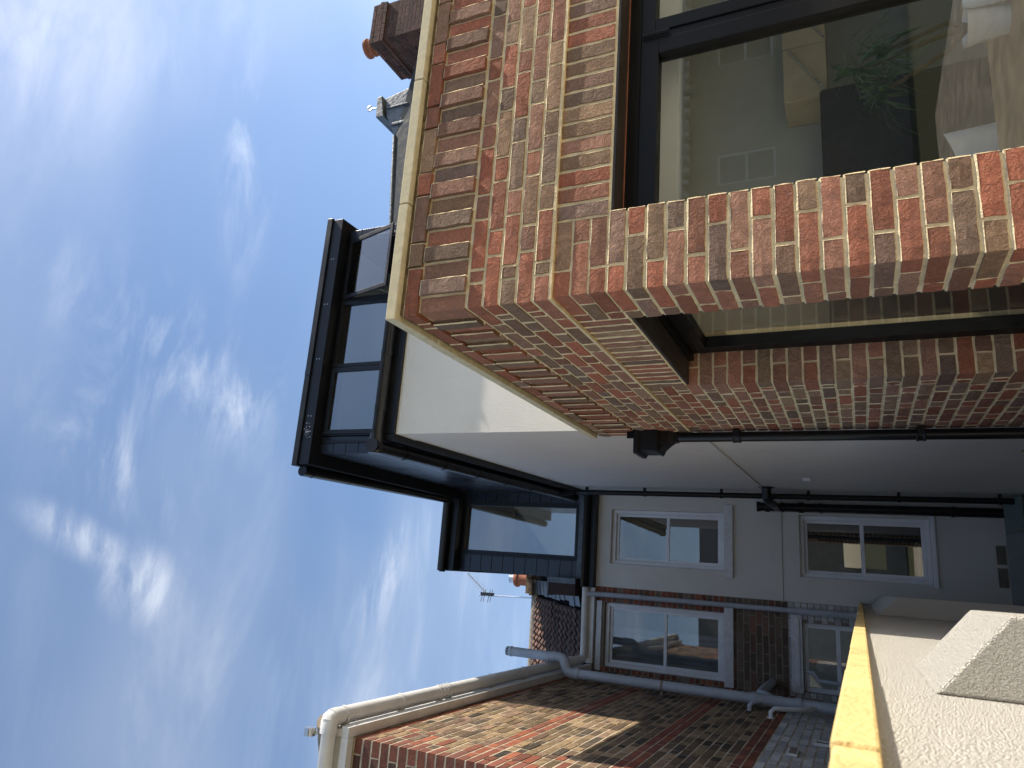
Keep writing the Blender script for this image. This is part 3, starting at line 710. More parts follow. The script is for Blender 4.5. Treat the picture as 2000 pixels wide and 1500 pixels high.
# boards
z = DZ1 - 0.02; i = 0
while z - 0.178 > DZ0:
    m = MB(); m.box(DX-0.016, DX+0.002, DY-0.018, 9.985, z-0.176, z); m.build('board', 'cladding', HS, bevel=0.003)
    m = MB(); m.box(DX+0.003, DX+0.105, DY-0.016, DY-0.001, z-0.176, z); m.build('board', 'cladding', HS, bevel=0.003)
    m = MB(); m.box(DXR-0.08, DXR+0.012, DY-0.018, DY-0.001, z-0.176, z); m.build('board', 'cladding', HS, bevel=0.003)
    z -= 0.181; i += 1
m = MB(); m.box(DX+0.108, DX+0.14, DY-0.022, DY-0.002, DZ0, DZ1-0.02); m.build('corner_trim', 'black_alu', HS, bevel=0.003); m = MB(); m.box(DXR-0.115, DXR-0.083, DY-0.022, DY-0.002, DZ0, DZ1-0.02); m.build('corner_trim', 'black_alu', HS, bevel=0.003)
# windows of the loft box
lw = [(1.345, 2.185), (2.185, 3.035), (3.035, 3.875)]
fz0, fz1 = 4.31, 5.667
for i, (a, b) in enumerate(lw):
    m = MB(); frame_y(m, a+0.001, b-0.001, fz0, fz1, DY-0.012, DY+0.058, 0.045); W_ = m.build('window', 'black_alu', HS, bevel=0.003)
    if i == 1:
        m = MB(); m.box(a+0.04, b-0.04, DY+0.02, DY+0.026, fz0+0.04, fz1-0.04); m.build('pane', 'glass_solar', W_)
    else:
        ang = R_(17) if i == 2 else 0.0
        hz, hy = fz1-0.05, DY-0.02
        def tilt(p, ang=ang, hz=hz, hy=hy):
            dz, dy = p.z-hz, p.y-hy
            return Vector((p.x, hy + dy*math.cos(ang) + dz*math.sin(ang), hz - dy*math.sin(ang) + dz*math.cos(ang)))
        m = MB(tilt); frame_y(m, a+0.02, b-0.02, fz0+0.02 + (0.43 if i == 2 else 0), fz1-0.03, DY-0.035, DY-0.0125, 0.05); sh = m.build('sash', 'black_alu', W_, bevel=0.003)
        m = MB(tilt); m.box(a+0.066, b-0.066, DY-0.022, DY-0.017, fz0+0.066 + (0.43 if i == 2 else 0), fz1-0.076); m.build('pane', 'glass_solar', W_)
        m = MB(); m.box(a+0.25, a+0.55, DY-0.05, DY-0.036, fz1+0.0005, fz1+0.015); m.build('trickle_vent', 'black_alu', W_)
        if i == 2:
            m = MB(); m.box(a+0.046, b-0.046, DY-0.010, DY+0.056, fz0+0.40, fz0+0.45); m.build('transom', 'black_alu', W_)
            m = MB(); m.box(a+0.04, b-0.04, DY+0.02, DY+0.026, fz0+0.04, fz0+0.399); m.build('pane', 'glass_solar', W_)
            m = MB(); m.tube([(a+0.035,DY-0.005,fz1-0.75),(a+0.035,DY-0.17,fz1-0.70)], 0.006, 8); m.tube([(b-0.035,DY-0.005,fz1-0.75),(b-0.035,DY-0.17,fz1-0.70)], 0.006, 8); m.build('stay', 'steel', W_)
# small handle-like lamp and blind inside the middle pane
# roof slab of the loft box
m = MB(); m.box(0.985, 4.10, DY-0.17, 10.35, 5.675, 5.825); m.build('loft_fascia', 'black_alu', HS, bevel=0.004)
m = MB(); m.box(0.965, 4.12, DY-0.195, 10.36, 5.8255, 5.905); m.build('loft_roof', 'black_alu', HS, bevel=0.006)
m = MB(); m.box(2.06, 2.12, DY-0.1975, DY-0.1955, 5.827, 5.903); m.build('roof_joint', 'cladding', HS)
for xx in (1.55, 2.25, 2.95, 3.55):
    m = MB(); m.box(xx, xx+0.012, DY-0.1725, DY-0.1705, 5.77, 5.78); m.box(xx, xx+0.012, DY-0.1725, DY-0.1705, 5.73, 5.74); m.build('rivet', 'steel', HS)
m = MB()
for k in range(26):
    a_ = random.gauss(0,0.035); b_ = random.gauss(0,0.028); s_ = random.uniform(0.003,0.008)
    m.box(1.36+a_, 1.36+a_+s_, DY-0.1722, DY-0.1702, 5.76+b_, 5.76+b_+s_*1.6)
tag(m.build('bird_dropping', 'white_gloss', HS), kind='stuff')
m = MB(); gutter(m, (0.915, DY-0.12, 5.80), (0.965, 9.75, 5.78), r=0.060); UG = m.build('gutter', 'black_plastic', HS, smooth=True)
for yy in (6.55, 7.25, 7.95, 8.65, 9.3):
    f_ = (yy-6.38)/(9.8-6.38); xx = 0.915+0.06*f_
    m = MB(); gutter(m, (xx,yy-0.014,5.799-0.02*f_), (xx+0.0005,yy+0.014,5.799-0.02*f_), r=0.065); m.build('gutter_bracket', 'black_plastic', UG, smooth=True)
m = MB(); m.tube([(0.915,DY-0.122,5.793),(0.915,DY-0.112,5.793)], 0.062, 18); m.build('gutter_stop', 'black_plastic', UG)
# flat lead between loft box and eaves
m = MB(); m.prism([(1.20,YF-0.025,3.675),(1.20,DY-0.03,3.675),(4.9,DY-0.03,3.675),(4.9,YF-0.025,3.675)], (0,0,0.02)); m.build('lower_roof', 'slate', HS)
m = MB(); m.box(1.18, DX+0.6, DY+0.21, YR, 3.605, 3.615); m.build('loft_floor', 'carpet', HS)

# --- rear loft dormer
RY = 10.0; rx0 = -0.075; rz0, rz1 = 3.50, 5.63
rw = (0.185, 0.955, 3.70, 5.625)
m = MB(); wall_y(m, RY, RY+0.2, rx0, DX-0.018, rz0, rz1+0.02, [rw]); m.build('dormer_front', 'cladding', HS)
m = MB(); m.box(rx0, rx0+0.2, RY+0.201, 13.2, rz0, rz1); m.build('dormer_cheek', 'cladding', HS)
m = MB(); m.box(rx0+0.21, 4.0, RY+1.7, RY+1.75, rz0, rz1); m.box(rx0+0.21, 1.1, RY+0.21, RY+1.69, rz1-0.06, rz1-0.002); m.box(rx0+0.21, 1.1, RY+0.21, RY+1.69, rz0, rz0+0.08); m.build('dormer_room', 'curtain', HS)
z = rz1; i = 0
while z - 0.17 > rz0:
    m = MB(); m.box(rx0-0.012, 0.155, RY-0.016, RY-0.001, z-0.181, z); m.build('board', 'cladding', HS, bevel=0.003)
    m = MB(); m.box(0.985, DX-0.02, RY-0.016, RY-0.001, z-0.181, z); m.build('board', 'cladding', HS, bevel=0.003)
    z -= 0.187; i += 1
m = MB(); m.box(0.156, 0.184, RY-0.020, RY+0.05, rz0+0.1, rz1); m.build('corner_trim', 'black_alu', HS, bevel=0.003); m = MB(); m.box(0.956, 0.984, RY-0.020, RY+0.05, rz0+0.1, rz1); m.build('corner_trim', 'black_alu', HS, bevel=0.003); m = MB(); m.box(DX-0.045, DX-0.0165, RY-0.03, RY-0.017, rz0, rz1); m.build('corner_trim', 'black_alu', HS, bevel=0.003)
m = MB(); frame_y(m, rw[0]+0.001, rw[1]-0.001, rw[2], rw[3], RY-0.012, RY+0.06, 0.042); W_ = m.build('window', 'black_alu', HS, bevel=0.003)
m = MB(); m.box(rw[0]+0.036, rw[1]-0.036, RY+0.02, RY+0.026, rw[2]+0.036, rw[3]-0.036); m.build('pane', 'glass_solar', W_)
m = MB(); m.box(rx0-0.03, 0.984, RY-0.20, RY+0.3, 5.635, 5.83); m.box(rx0-0.045, 0.964, RY-0.215, RY+3.3, 5.8305, 5.91); m.build('dormer_roof', 'black_alu', HS, bevel=0.005)
m = MB(); gutter(m, (rx0-0.06, RY-0.262, 5.80), (0.93, RY-0.262, 5.79), r=0.055); m.build('gutter', 'black_plastic', HS, smooth=True)
m = MB(); m.box(rx0-0.02, DX-0.03, RY-0.06, RY-0.017, 3.60, 3.68); m.build('lead_apron', 'lead', HS, bevel=0.01)
m = MB(); m.prism([(rx0-0.02,RY-0.02,3.61),(rx0-0.02,YR-0.14,3.50),(1.15,YR-0.14,3.50),(1.15,RY-0.02,3.61)], (0,0,-0.02)); m.build('eaves_roof', 'slate', HS)
m = MB(); m.box(PX-0.02, 1.16, YR-0.13, YR-0.001, 3.345, 3.50); m.build('fascia', 'black_alu', HS, bevel=0.004)
m = MB(); gutter(m, (PX-0.02, YR-0.19, 3.475), (1.10, YR-0.19, 3.475), r=0.056); m.build('gutter', 'black_plastic', HS, smooth=True)
# main roof of own house (behind the dormer) as slate slope
RDG_Y, RDG_Z = 13.3, 5.716
m = MB(); m.prism([(PX,YR-0.05,3.46),(PX,RDG_Y,RDG_Z-0.03),(PX,RDG_Y+3.6,3.46)], (0.085,0,0)); m.build('party_upstand', 'slate', HS)

# ================================================================== NEIGHBOUR (stock brick outrigger, pantiled roof)
XN = -1.26; NY0 = 4.60; NZ1 = 3.33
NB = thing('stock_brick_house', (-1.6, 8.0, GZ), 'old yellow stock brick house with red brick bands, grey soil pipe and brown pantiled roof', 'house')
NR = 0.0022
nw = (-1.205, -0.372, 1.598, 3.205); nl = (-1.195, -0.400, -0.70, 0.668)
m = MB(); m.box(-4.2, XN-NR, NY0+NR, YR+0.3, GZ-0.02, 3.42); m.build('outrigger_core', 'mortar_old', NB)
m = MB(); wall_y(m, YR+NR, YR+0.298, XN-NR+0.0005, PX-0.001, GZ-0.02, 3.36, [nw, nl]); m.build('rear_core', 'mortar_grey', NB)
NBK = Bricks(NB, False, 300)
def nbrick(c, n, Ln, mat, D=0.1): NBK.add(c, n, Ln, 0.066, D, mat)
i = 0; zt = NZ1 - 0.003
while zt > -0.9:
    zb = zt - 0.066; zc_ = (zt+zb)/2; par = i % 2
    red = i == 0 or 11 <= i <= 12 or 23 <= i <= 24 or 32 <= i <= 33
    painted = zc_ < 0.79
    # side wall, Flemish-like
    cl_ = 0.215 if par == 0 else 0.1025
    NBK.add((XN-(0.3175-cl_)/2, NY0, zc_), FR, 0.3175-cl_, 0.0625, cl_, 'brick_quoin')
    u = cl_ + 0.010; k = 0; length = YR - NY0
    while u < length - 0.03:
        ln_ = 0.215 if (k + par) % 2 == 0 else 0.1025
        if k > 2 and random.random() < 0.12: ln_ = 0.215
        e = min(u + ln_, length)
        quoin = False
        mat = 'brick_painted' if painted else 'brick_red' if red else ('brick_red' if quoin or (k < 2 and random.random() < 0.35) else 'brick_stock')
        pj = random.uniform(-0.001, 0.004)
        NBK.add((XN+pj, NY0+(u+e)/2, zc_), RT, e-u, 0.0625, 0.1, mat)
        u = e + 0.012; k += 1
    # front return
    if zt > 1.4:
        u = 0.1125 if par == 0 else 0.225; k = 0
        while u < 1.2:
            ln_ = 0.215 if (k + par) % 2 else 0.1025
            NBK.add((XN-u-ln_/2, NY0-random.uniform(-0.001,0.003), zc_), FR, ln_, 0.0625, 0.1, 'brick_red' if i < 2 and random.random() < 0.5 else random.choice(['brick_dark','brick_dark','brick_stock'])); u += ln_ + 0.01; k += 1
    # rear wall, stretcher bond, red jambs beside the window
    u = XN + (0.0 if par else -0.1125)
    while u < PX - 0.02:
        a, b = max(u, XN+0.002), min(u+0.215, PX-0.006)
        if b - a > 0.03:
            segs = [(a, b)]
            for hx0, hx1, hz0, hz1 in ((nw[0],nw[1],nw[2],nw[3]+0.11), nl):
                if zc_ > hz0 - 0.03 and zc_ < hz1 + 0.03:
                    ns = []
                    for p, q in segs:
                        if q <= hx0 or p >= hx1: ns.append((p,q))
                        else:
                            if p < hx0 - 0.03: ns.append((p, hx0-0.003))
                            if q > hx1 + 0.03: ns.append((hx1+0.003, q))
                    segs = ns
            for p, q in segs:
                nearw = nw[2]-0.02 < zc_ < nw[3]+0.1
                mat = 'brick_painted' if zc_ < 0.82 else ('brick_red' if nearw and random.random() < 0.8 else 'brick_brown')
                NBK.add(((p+q)/2, YR+random.uniform(-0.003,0.001), zc_), FR, q-p, 0.0625, 0.1, mat)
        u += 0.225
    zt -= 0.0765 if False else 0.0757; i += 1
NBK.build()
m = MB(); m.box(XN-NR+0.001, XN+0.0015, NY0+0.01, YR-0.001, GZ, -0.91); m.build('painted_base', 'paint_white', NB)
m = MB(); m.box(XN+0.003, PX-0.003, YR-0.0015, YR+0.0035, GZ, -0.91); m.build('painted_base', 'paint_white', NB)
# windows
WN = sash_window(NB, nw, YR, (-1.262+0.006, -0.255, 1.482, 1.597, 'paint_white'), 2.365, 0.62)
m = MB(); m.box(XN+0.004, nw[1]+0.02, YR-0.03, YR+0.06, 3.236, 3.31); m.build('lintel', 'paint_white', NB, bevel=0.005)
# lower window: two lights
m = MB(); frame_y(m, nl[0], nl[1], nl[2], nl[3], YR+0.06, YR+0.13, 0.055); m.box(nl[0]+0.055, nl[1]-0.055, YR+0.062, YR+0.128, 0.25, 0.30); W_ = m.build('window', 'upvc', NB, bevel=0.004)
m = MB(); m.box(nl[0]+0.05, nl[1]-0.05, YR+0.09, YR+0.095, 0.295, nl[3]-0.05); m.build('pane', 'glass_sash', W_)
m = MB(); m.box(nl[0]+0.05, nl[1]-0.05, YR+0.09, YR+0.095, nl[2]+0.05, 0.255); m.build('pane', 'glass_sash', W_)
m = MB(); m.box(nl[0]-0.02, nl[1]+0.10, YR-0.035, YR+0.06, 0.669, 0.80); m.box(nl[0]+0.04, nl[1]+0.06, YR-0.05, YR-0.0355, 0.70, 0.745); m.build('lintel', 'paint_white', NB, bevel=0.008)
# fascias and gutters
m = MB(); m.box(XN+0.004, XN+0.075, NY0-0.075, YR-0.075, 3.335, 3.40); m.box(XN+0.004, XN+0.055, NY0-0.075, YR-0.075, 3.4005, 3.50); m.build('fascia', 'white_pvc', NB, bevel=0.004)
m = MB(); m.box(-3.6, XN+0.0035, NY0-0.075, NY0-0.006, 3.335, 3.40); m.box(-3.6, XN+0.0035, NY0-0.055, NY0-0.006, 3.4005, 3.50); m.build('fascia', 'white_pvc', NB, bevel=0.004)
m = MB(); m.box(XN+0.08, PX-0.022, YR-0.07, YR-0.006, 3.335, 3.46); m.build('fascia', 'white_pvc', NB, bevel=0.004)
ngx, ngy, ngz = XN+0.128, NY0-0.128, 3.475
def rgutter(mb, a, b, r): gutter(mb, a, b, r=r, n=12)
m = MB(); rgutter(m, (ngx,ngy,ngz), (ngx,YR-0.13,ngz-0.02), 0.058); NG = m.build('gutter', 'white_pvc', NB, smooth=True)
m = MB(); rgutter(m, (-3.6,ngy,ngz), (ngx,ngy,ngz), 0.058); m.build('gutter', 'white_pvc', NB, smooth=True)
m = MB(); rgutter(m, (ngx,YR-0.128,ngz-0.02), (PX-0.025,YR-0.128,ngz-0.01), 0.058); NG3 = m.build('gutter', 'white_pvc', NB, smooth=True)
m = MB(); m.tube([(ngx-0.10,ngy,ngz-0.003),(ngx-0.03,ngy,ngz-0.003),(ngx-0.008,ngy+0.008,ngz-0.003),(ngx,ngy+0.03,ngz-0.003),(ngx,ngy+0.10,ngz-0.003)], 0.0615, 18); m.build('gutter_angle', 'white_pvc', NG, smooth=True)
for yy in (4.62, 5.35, 5.95, 6.12, 7.0, 7.8, 9.3):
    m = MB(); rgutter(m, (ngx,yy-0.014,ngz-0.002), (ngx,yy+0.014,ngz-0.003), 0.0645); m.box(XN+0.056, ngx-0.052, yy-0.014, yy+0.014, ngz-0.07, ngz); m.build('gutter_bracket', 'white_pvc', NG, smooth=True)
for yy in (6.00, 6.06):
    m = MB(); rgutter(m, (ngx,yy-0.006,ngz-0.002), (ngx,yy+0.006,ngz-0.002), 0.0665); m.build('gutter_clip', 'white_pvc', NG, smooth=True)
m = MB(); m.box(XN-0.45, XN-0.42, NY0-0.19, NY0-0.055, ngz-0.075, ngz); m.build('gutter_bracket', 'white_pvc', NG)
m = MB(); m.tube([(-0.273,YR-0.128,3.44),(-0.273,YR-0.128,3.36),(-0.270,YR-0.08,3.26),(-0.268,YR-0.065,3.2),(-0.268,YR-0.065,0.80)], 0.033, 16); m.tube([(-0.268,YR-0.065,0.81),(-0.268,YR-0.065,GZ)], 0.040, 16); RW = m.build('downpipe', 'grey_pvc', NB, smooth=True)
for zc_ in (2.70, 1.87):
    m = MB(); m.tube([(-0.268,YR-0.065,zc_-0.012),(-0.268,YR-0.065,zc_+0.012)], 0.040, 14); m.box(-0.285,-0.251,YR-0.06,YR+0.001,zc_-0.01,zc_+0.01); m.build('bracket', 'grey_pvc', RW, smooth=True)
# soil stack with swan neck
ax, ay = XN+0.105, 8.45
m = MB(); m.tube([(ax,ay,GZ),(ax,ay,3.08)], 0.055, 20); SS = m.build('soil_stack', 'grey_pvc', NB, smooth=True)
m = MB(); m.tube([(ax,ay,3.06),(ax,ay,3.13),(ax+0.010,ay,3.165),(ax+0.032,ay+0.005,3.190),(ax+0.062,ay+0.01,3.205),(ax+0.093,ay+0.01,3.215),(ax+0.123,ay+0.015,3.230),(ax+0.145,ay+0.02,3.255),(ax+0.155,ay+0.02,3.29),(ax+0.155,ay+0.02,3.36)], 0.058, 20); m.build('swan_neck', 'grey_pvc', SS, smooth=True)
m = MB(); m.tube([(ax+0.155,ay+0.02,3.35),(ax+0.155,ay+0.02,3.92)], 0.055, 20); m.build('vent_pipe', 'grey_pvc', SS, smooth=True)
m = MB(); m.tube([(ax+0.155,ay+0.02,3.34),(ax+0.155,ay+0.02,3.40)], 0.0625, 20); m.build('collar', 'grey_pvc', SS, smooth=True); m = MB(); m.tube([(ax,ay,3.03),(ax,ay,3.06),(ax,ay,3.075),(ax,ay,3.11)], [0.062,0.066,0.062,0.064], 20); m.build('collar', 'grey_pvc', SS, smooth=True)
m = MB(); m.tube([(ax+0.155,ay+0.02,3.921),(ax+0.155,ay+0.02,3.945),(ax+0.155,ay+0.02,3.965)], [0.060,0.061,0.050], 20); m.build('vent_cowl', 'grey_pvc', SS, smooth=True)
m = MB()
for k in range(10):
    a_ = k*math.pi/5; m.box(ax+0.155+0.048*math.cos(a_)-0.006, ax+0.155+0.048*math.cos(a_)+0.006, ay+0.02+0.048*math.sin(a_)-0.006, ay+0.02+0.048*math.sin(a_)+0.006, 3.9655, 3.99)
m.tube([(ax+0.155,ay+0.02,3.9902),(ax+0.155,ay+0.02,3.998)], 0.054, 20); m.build('cowl_cage', 'grey_pvc', SS)
for zc_ in (3.10, 2.05, 0.2):
    m = MB(); m.tube([(ax,ay,zc_-0.012),(ax,ay,zc_+0.012)], 0.063, 18); m.box(XN+0.004, ax-0.05, ay-0.02, ay+0.02, zc_-0.012, zc_+0.012); m.build('bracket', 'mortar_grey', SS, smooth=True)
m = MB(); m.tube([(ax,ay,0.78),(ax,ay,1.02),(ax,ay,1.03),(ax,ay,1.09)], [0.060,0.060,0.068,0.068], 20); m.tube([(ax,ay,0.60),(ax,ay,0.66)], 0.066, 20); m.build('junction', 'grey_pvc', SS, smooth=True)
m = MB(); m.tube([(ax,ay,0.86),(ax+0.03,ay+0.10,0.98),(ax+0.03,ay+0.16,1.02),(ax+0.03,ay+0.5,1.03),(ax+0.02,YR-0.02,1.03)], 0.052, 18); m.build('branch_pipe', 'grey_pvc', SS, smooth=True)
m = MB(); m.tube([(XN-0.01,ay-0.42,0.86),(XN+0.06,ay-0.42,0.86),(XN+0.09,ay-0.40,0.83),(XN+0.10,ay-0.32,0.62),(XN+0.10,ay-0.20,0.52),(ax-0.01,ay-0.05,0.48)], 0.022, 12); m.tube([(XN+0.003,ay-0.42,0.86),(XN+0.012,ay-0.42,0.86)], 0.040, 14); m.build('waste_pipe', 'white_pvc', SS, smooth=True)
m = MB(); m.tube([(XN-0.01,ay-0.13,1.10),(XN+0.05,ay-0.13,1.10),(XN+0.08,ay-0.11,1.07),(ax-0.01,ay-0.03,0.98)], 0.024, 12); m.build('waste_pipe', 'grey_pvc', SS, smooth=True)
m = MB(); m.tube([(ax+0.20,YR-0.03,0.62),(ax+0.20,YR-0.07,0.62),(ax+0.20,YR-0.08,0.55),(ax+0.12,YR-0.10,0.50),(ax+0.10,YR-0.12,0.1)], 0.022, 12); m.build('waste_pipe', 'grey_pvc', SS, smooth=True)
# vent grille and flue on the painted wall
m = MB(); m.box(XN+0.0045, XN+0.022, 6.42, 6.64, 0.50, 0.58); vt = m.build('wall_vent', 'white_pvc', NB, bevel=0.003)
for k in range(5):
    m = MB(); m.box(XN+0.0225, XN+0.030, 6.432+k*0.042, 6.462+k*0.042, 0.515, 0.565); m.build('louvre', 'mortar_grey', vt)
m = MB(); wall_x(m, XN+0.0045, XN+0.025, 7.0, 7.16, 0.20, 0.42, [(7.025,7.135,0.225,0.395)]); m.build('vent_frame', 'white_pvc', NB)
m = MB(); m.box(XN+0.0045, XN+0.012, 7.0255, 7.1345, 0.2255, 0.3945); m.build('vent_recess', 'dark_gap', NB)
# hipped outrigger roof above the gutter
m = MB(); hx = -2.6
m.add([(XN+0.08,NY0-0.08,3.505),(XN+0.08,YR,3.505),(hx,YR,4.35),(hx,NY0+1.2,4.35),(-4.0,NY0-0.08,3.505),(-4.0,YR,3.505)], [(0,1,2,3),(0,3,4),(4,3,2,5)])
m.build('outrigger_roof', 'slate', NB)
m = MB(); m.tube([(XN+0.09,NY0-0.09,3.53),(-1.6,NY0+0.26,3.72)], 0.07, 12); m.build('hip_tile', 'mortar_grey', NB, smooth=True)
m = MB(); m.tube([(XN-0.02,NY0+0.02,3.61),(XN-0.02,NY0-0.03,3.70)], 0.012, 8); m.tube([(XN-0.04,NY0-0.03,3.715),(XN+0.015,NY0-0.03,3.715)], [0.042,0.042], 16); m.build('hip_iron', 'steel', NB, smooth=True)
# main roof: pantiles
SLP = (RDG_Z-3.46)/(RDG_Y-(YR-0.08)); sang = math.atan(SLP)
m = MB(); m.prism([(PX-0.001,YR-0.02,3.44),(PX-0.001,RDG_Y,RDG_Z-0.06),(PX-0.001,RDG_Y+3.7,3.44)], (-4.5,0,0)); m.build('roof_deck', 'dark_gap', NB)
def pantile():
    vs = []; fs = []; nx = 14; wd = 0.250; ln_ = 0.40
    prof = []
    for i in range(nx+1):
        u = i/nx
        prof.append((u*wd, 0.017*math.sin(u*4.3*math.pi - 0.6) + 0.012))
    for s_, lift in ((0.0,0.030),(ln_,0.0)):
        for x_, h in prof: vs.append((-x_, s_, h+lift))
    for x_, h in prof: vs.append((-x_, 0.0, h+0.030-0.022))
    n1 = nx+1
    for i in range(nx): fs.append((i, n1+i, n1+i+1, i+1)); fs.append((i, i+1, 2*n1+i+1, 2*n1+i))
    me = bpy.data.meshes.new('pantile'); me.from_pydata(vs, [], fs); me.materials.append(MATS['pantile'])
    me.polygons.foreach_set('use_smooth', [True]*len(me.polygons)); me.set_sharp_from_angle(angle=R_(50)); return me
PT = pantile(); gauge = 0.318
nrow = int(math.hypot(RDG_Y-(YR-0.08), RDG_Z-3.46)/gauge)
for r_ in range(nrow+1):
    s_ = r_*gauge
    for c_ in range(9):
        y_ = YR-0.10 + s_*math.cos(sang); z_ = 3.475 + s_*math.sin(sang)
        if y_ > RDG_Y-0.02: continue
        o = link('pantile', PT, NB, (PX-0.34-c_*0.232+random.uniform(-0.006,0.006), y_, z_))
        o.rotation_euler = (sang+random.uniform(-0.012,0.012), 0, random.uniform(-0.012,0.012))
for c_ in range(6):
    xx = PX-0.30-c_*0.40
    m = MB(); m.tube([(xx,RDG_Y,RDG_Z+0.0),(xx-0.395,RDG_Y,RDG_Z+0.0)], 0.10, 14); m.build('ridge_tile', 'mortar_grey', NB, smooth=True)
# lead flashing stepping up beside the dormer
k = 0; s_ = 0.10
while s_ < 4.0:
    y_ = YR-0.05+s_*math.cos(sang); z_ = 3.53+s_*math.sin(sang)
    o = MB(); L_ = 0.40; dy, dz = L_*math.cos(sang), L_*math.sin(sang); wv = random.uniform(0.30,0.36) if k < 2 else random.uniform(0.26,0.30)
    o.add([(PX-wv,y_,z_-0.01),(PX-wv*0.5,y_,z_+0.02),(PX-0.02,y_,z_+0.03),(PX-0.02,y_+dy,z_+dz+0.02),(PX-wv*0.5,y_+dy,z_+dz+0.008),(PX-wv,y_+dy,z_+dz-0.02),
           (PX-0.02,y_,z_+0.20),(PX-0.02,y_+dy,z_+dz+0.18)], [(0,1,4,5),(1,2,3,4),(2,6,7,3)])
    o.build('lead_flashing', 'lead', NB); s_ += 0.375; k += 1
m = MB(); m.box(PX-0.16, PX+0.075, YR-0.13, YR+0.35, 3.60, 4.0); m.build('party_wall_end', 'brick_dark', NB, bevel=0.01)
m = MB(); m.box(PX-0.175, PX+0.08, YR-0.14, YR+0.36, 4.0005, 4.03); m.box(PX+0.0, PX+0.082, YR-0.145, YR-0.1305, 3.60, 4.0); m.build('lead_cap', 'lead', NB, bevel=0.006)
# chimney on the ridge
cx0, cx1, cy0, cy1 = -0.46, 0.35, 13.1, 13.9
m = MB(); m.box(cx0, cx1, cy0, cy1, 5.2, 5.86); ch = m.build('chimney', 'mortar_grey', NB)
cb = Bricks(ch, False, 0)
for k in range(9):
    zc_ = 5.24+k*0.075; u = cx0-0.006 - (0.11 if k % 2 else 0)
    while u < cx1:
        a, b = max(u, cx0-0.006), min(u+0.215, cx1)
        if b-a > 0.03: cb.add(((a+b)/2, cy0-0.006-(0.03 if k == 7 else 0), zc_), FR, b-a, 0.066, 0.1, 'brick_stock')
        u += 0.225
    u = cy0 + (0.0 if k % 2 else -0.11)
    while u < cy1:
        a, b = max(u, cy0), min(u+0.215, cy1)
        if b-a > 0.03: cb.add((cx0-0.006-(0.03 if k == 7 else 0), (a+b)/2, zc_), LF, b-a, 0.066, 0.1, 'brick_stock')
        u += 0.225
cb.build()
m = MB(); m.lathe([(0.12,5.86),(0.12,6.08),(0.125,6.10),(0.15,6.12),(0.155,6.16),(0.14,6.19),(0.125,6.20),(0.10,6.20)], (-0.21,13.3,0), 20); m.build('chimney_pot', 'terracotta', NB, smooth=True)
m = MB(); m.lathe([(0.08,6.2005),(0.08,6.30),(0.085,6.30),(0.085,6.31),(0.0,6.31)], (-0.21,13.3,0), 16); m.build('flue_terminal', 'steel', NB, smooth=True)

# ================================================================== TV aerial
AE = thing('tv_aerial', (-0.55, 13.3, RDG_Z+0.06), 'thin metal television aerial on a mast above the pantiled ridge', 'aerial')
m = MB(); m.tube([(-0.545,13.3,RDG_Z+0.06),(-0.585,13.3,6.98)], 0.016, 10); m.build('mast', 'steel', AE)
hub = Vector((-0.55,13.3,6.80)); be = Vector((-0.17,13.1,7.18))
m = MB(); m.tube([hub-(be-hub)*0.12, be], 0.009, 8); bm_ = m.build('boom', 'steel', AE)
dirv = (be-hub).normalized(); perp = dirv.cross(Vector((0.2,1,0.1))).normalized()
for k in range(9):
    p = hub + (be-hub)*(0.15+0.1*k); l_ = 0.10-0.005*k
    m = MB(); m.tube([p-perp*l_, p+perp*l_], 0.0035, 6); m.build('director', 'steel', bm_)
m = MB()
for dz_ in (-0.10, -0.05, 0.05, 0.10): m.tube([hub+Vector((-0.02,-0.02,dz_))-Vector((0.13,0.05,0)), hub+Vector((-0.02,-0.02,dz_))+Vector((0.11,0.05,0))], 0.005, 6)
m.box(hub.x-0.03, hub.x+0.03, hub.y-0.03, hub.y+0.03, hub.z-0.14, hub.z+0.14); m.build('reflector', 'charcoal', AE)

# ================================================================== house on the other side: slate and lead hip, chimney
RH = thing('slate_roofed_house', (7.2, 9.0, GZ), 'slate roofed house with a lead covered hip end beyond the brick parapet', 'house')
m = MB(); m.box(5.0, 12.0, 8.2, 16.0, GZ-0.02, 5.6); m.build('wall', 'brick_dark', RH)

m = MB(); m.add([(4.6,8.0,6.18),(6.75,8.28,6.56),(9.0,8.28,6.2),(9.0,15.5,5.65),(4.6,15.5,5.65),(7.0,9.2,6.60),(7.4,15.0,6.60),(4.6,8.0,5.6),(9.0,8.28,5.6)],
                [(0,1,5),(1,2,5),(2,3,6,5),(3,4,6),(0,5,6,4),(7,8,2,1,0)]); m.build('roof', 'slate', RH)
m = MB(); m.tube([(4.7,8.02,6.215),(5.7,8.14,6.40),(6.72,8.27,6.585)], 0.03, 10); m.build('hip_roll', 'lead', RH, smooth=True)
m = MB(); m.prism([(6.60,8.30,6.30),(7.68,8.30,6.30),(7.63,8.30,6.43),(7.53,8.30,6.90),(7.18,8.30,6.84),(6.70,8.30,6.58)], (0,0.9,0)); m.build('lead_gablet', 'lead', RH, bevel=0.012)
m = MB(); m.prism([(7.14,8.24,6.845),(7.56,8.24,6.93),(7.54,8.24,7.03),(7.15,8.24,7.005)], (0,1.0,0)); m.build('lead_cap', 'lead', RH, bevel=0.012)
m = MB(); m.box(6.95, 7.0, 8.27, 8.299, 6.42, 6.70); m.box(7.3, 7.33, 8.27, 8.299, 6.40, 6.84); m.build('lead_seam', 'lead', RH, bevel=0.01)
hk = [(7.33,8.26,6.96),(7.36,8.26,7.12)] + [(7.375+0.045*math.cos(a),8.26,7.17+0.045*math.sin(a)) for a in [R_(q) for q in range(230,-60,-30)]]
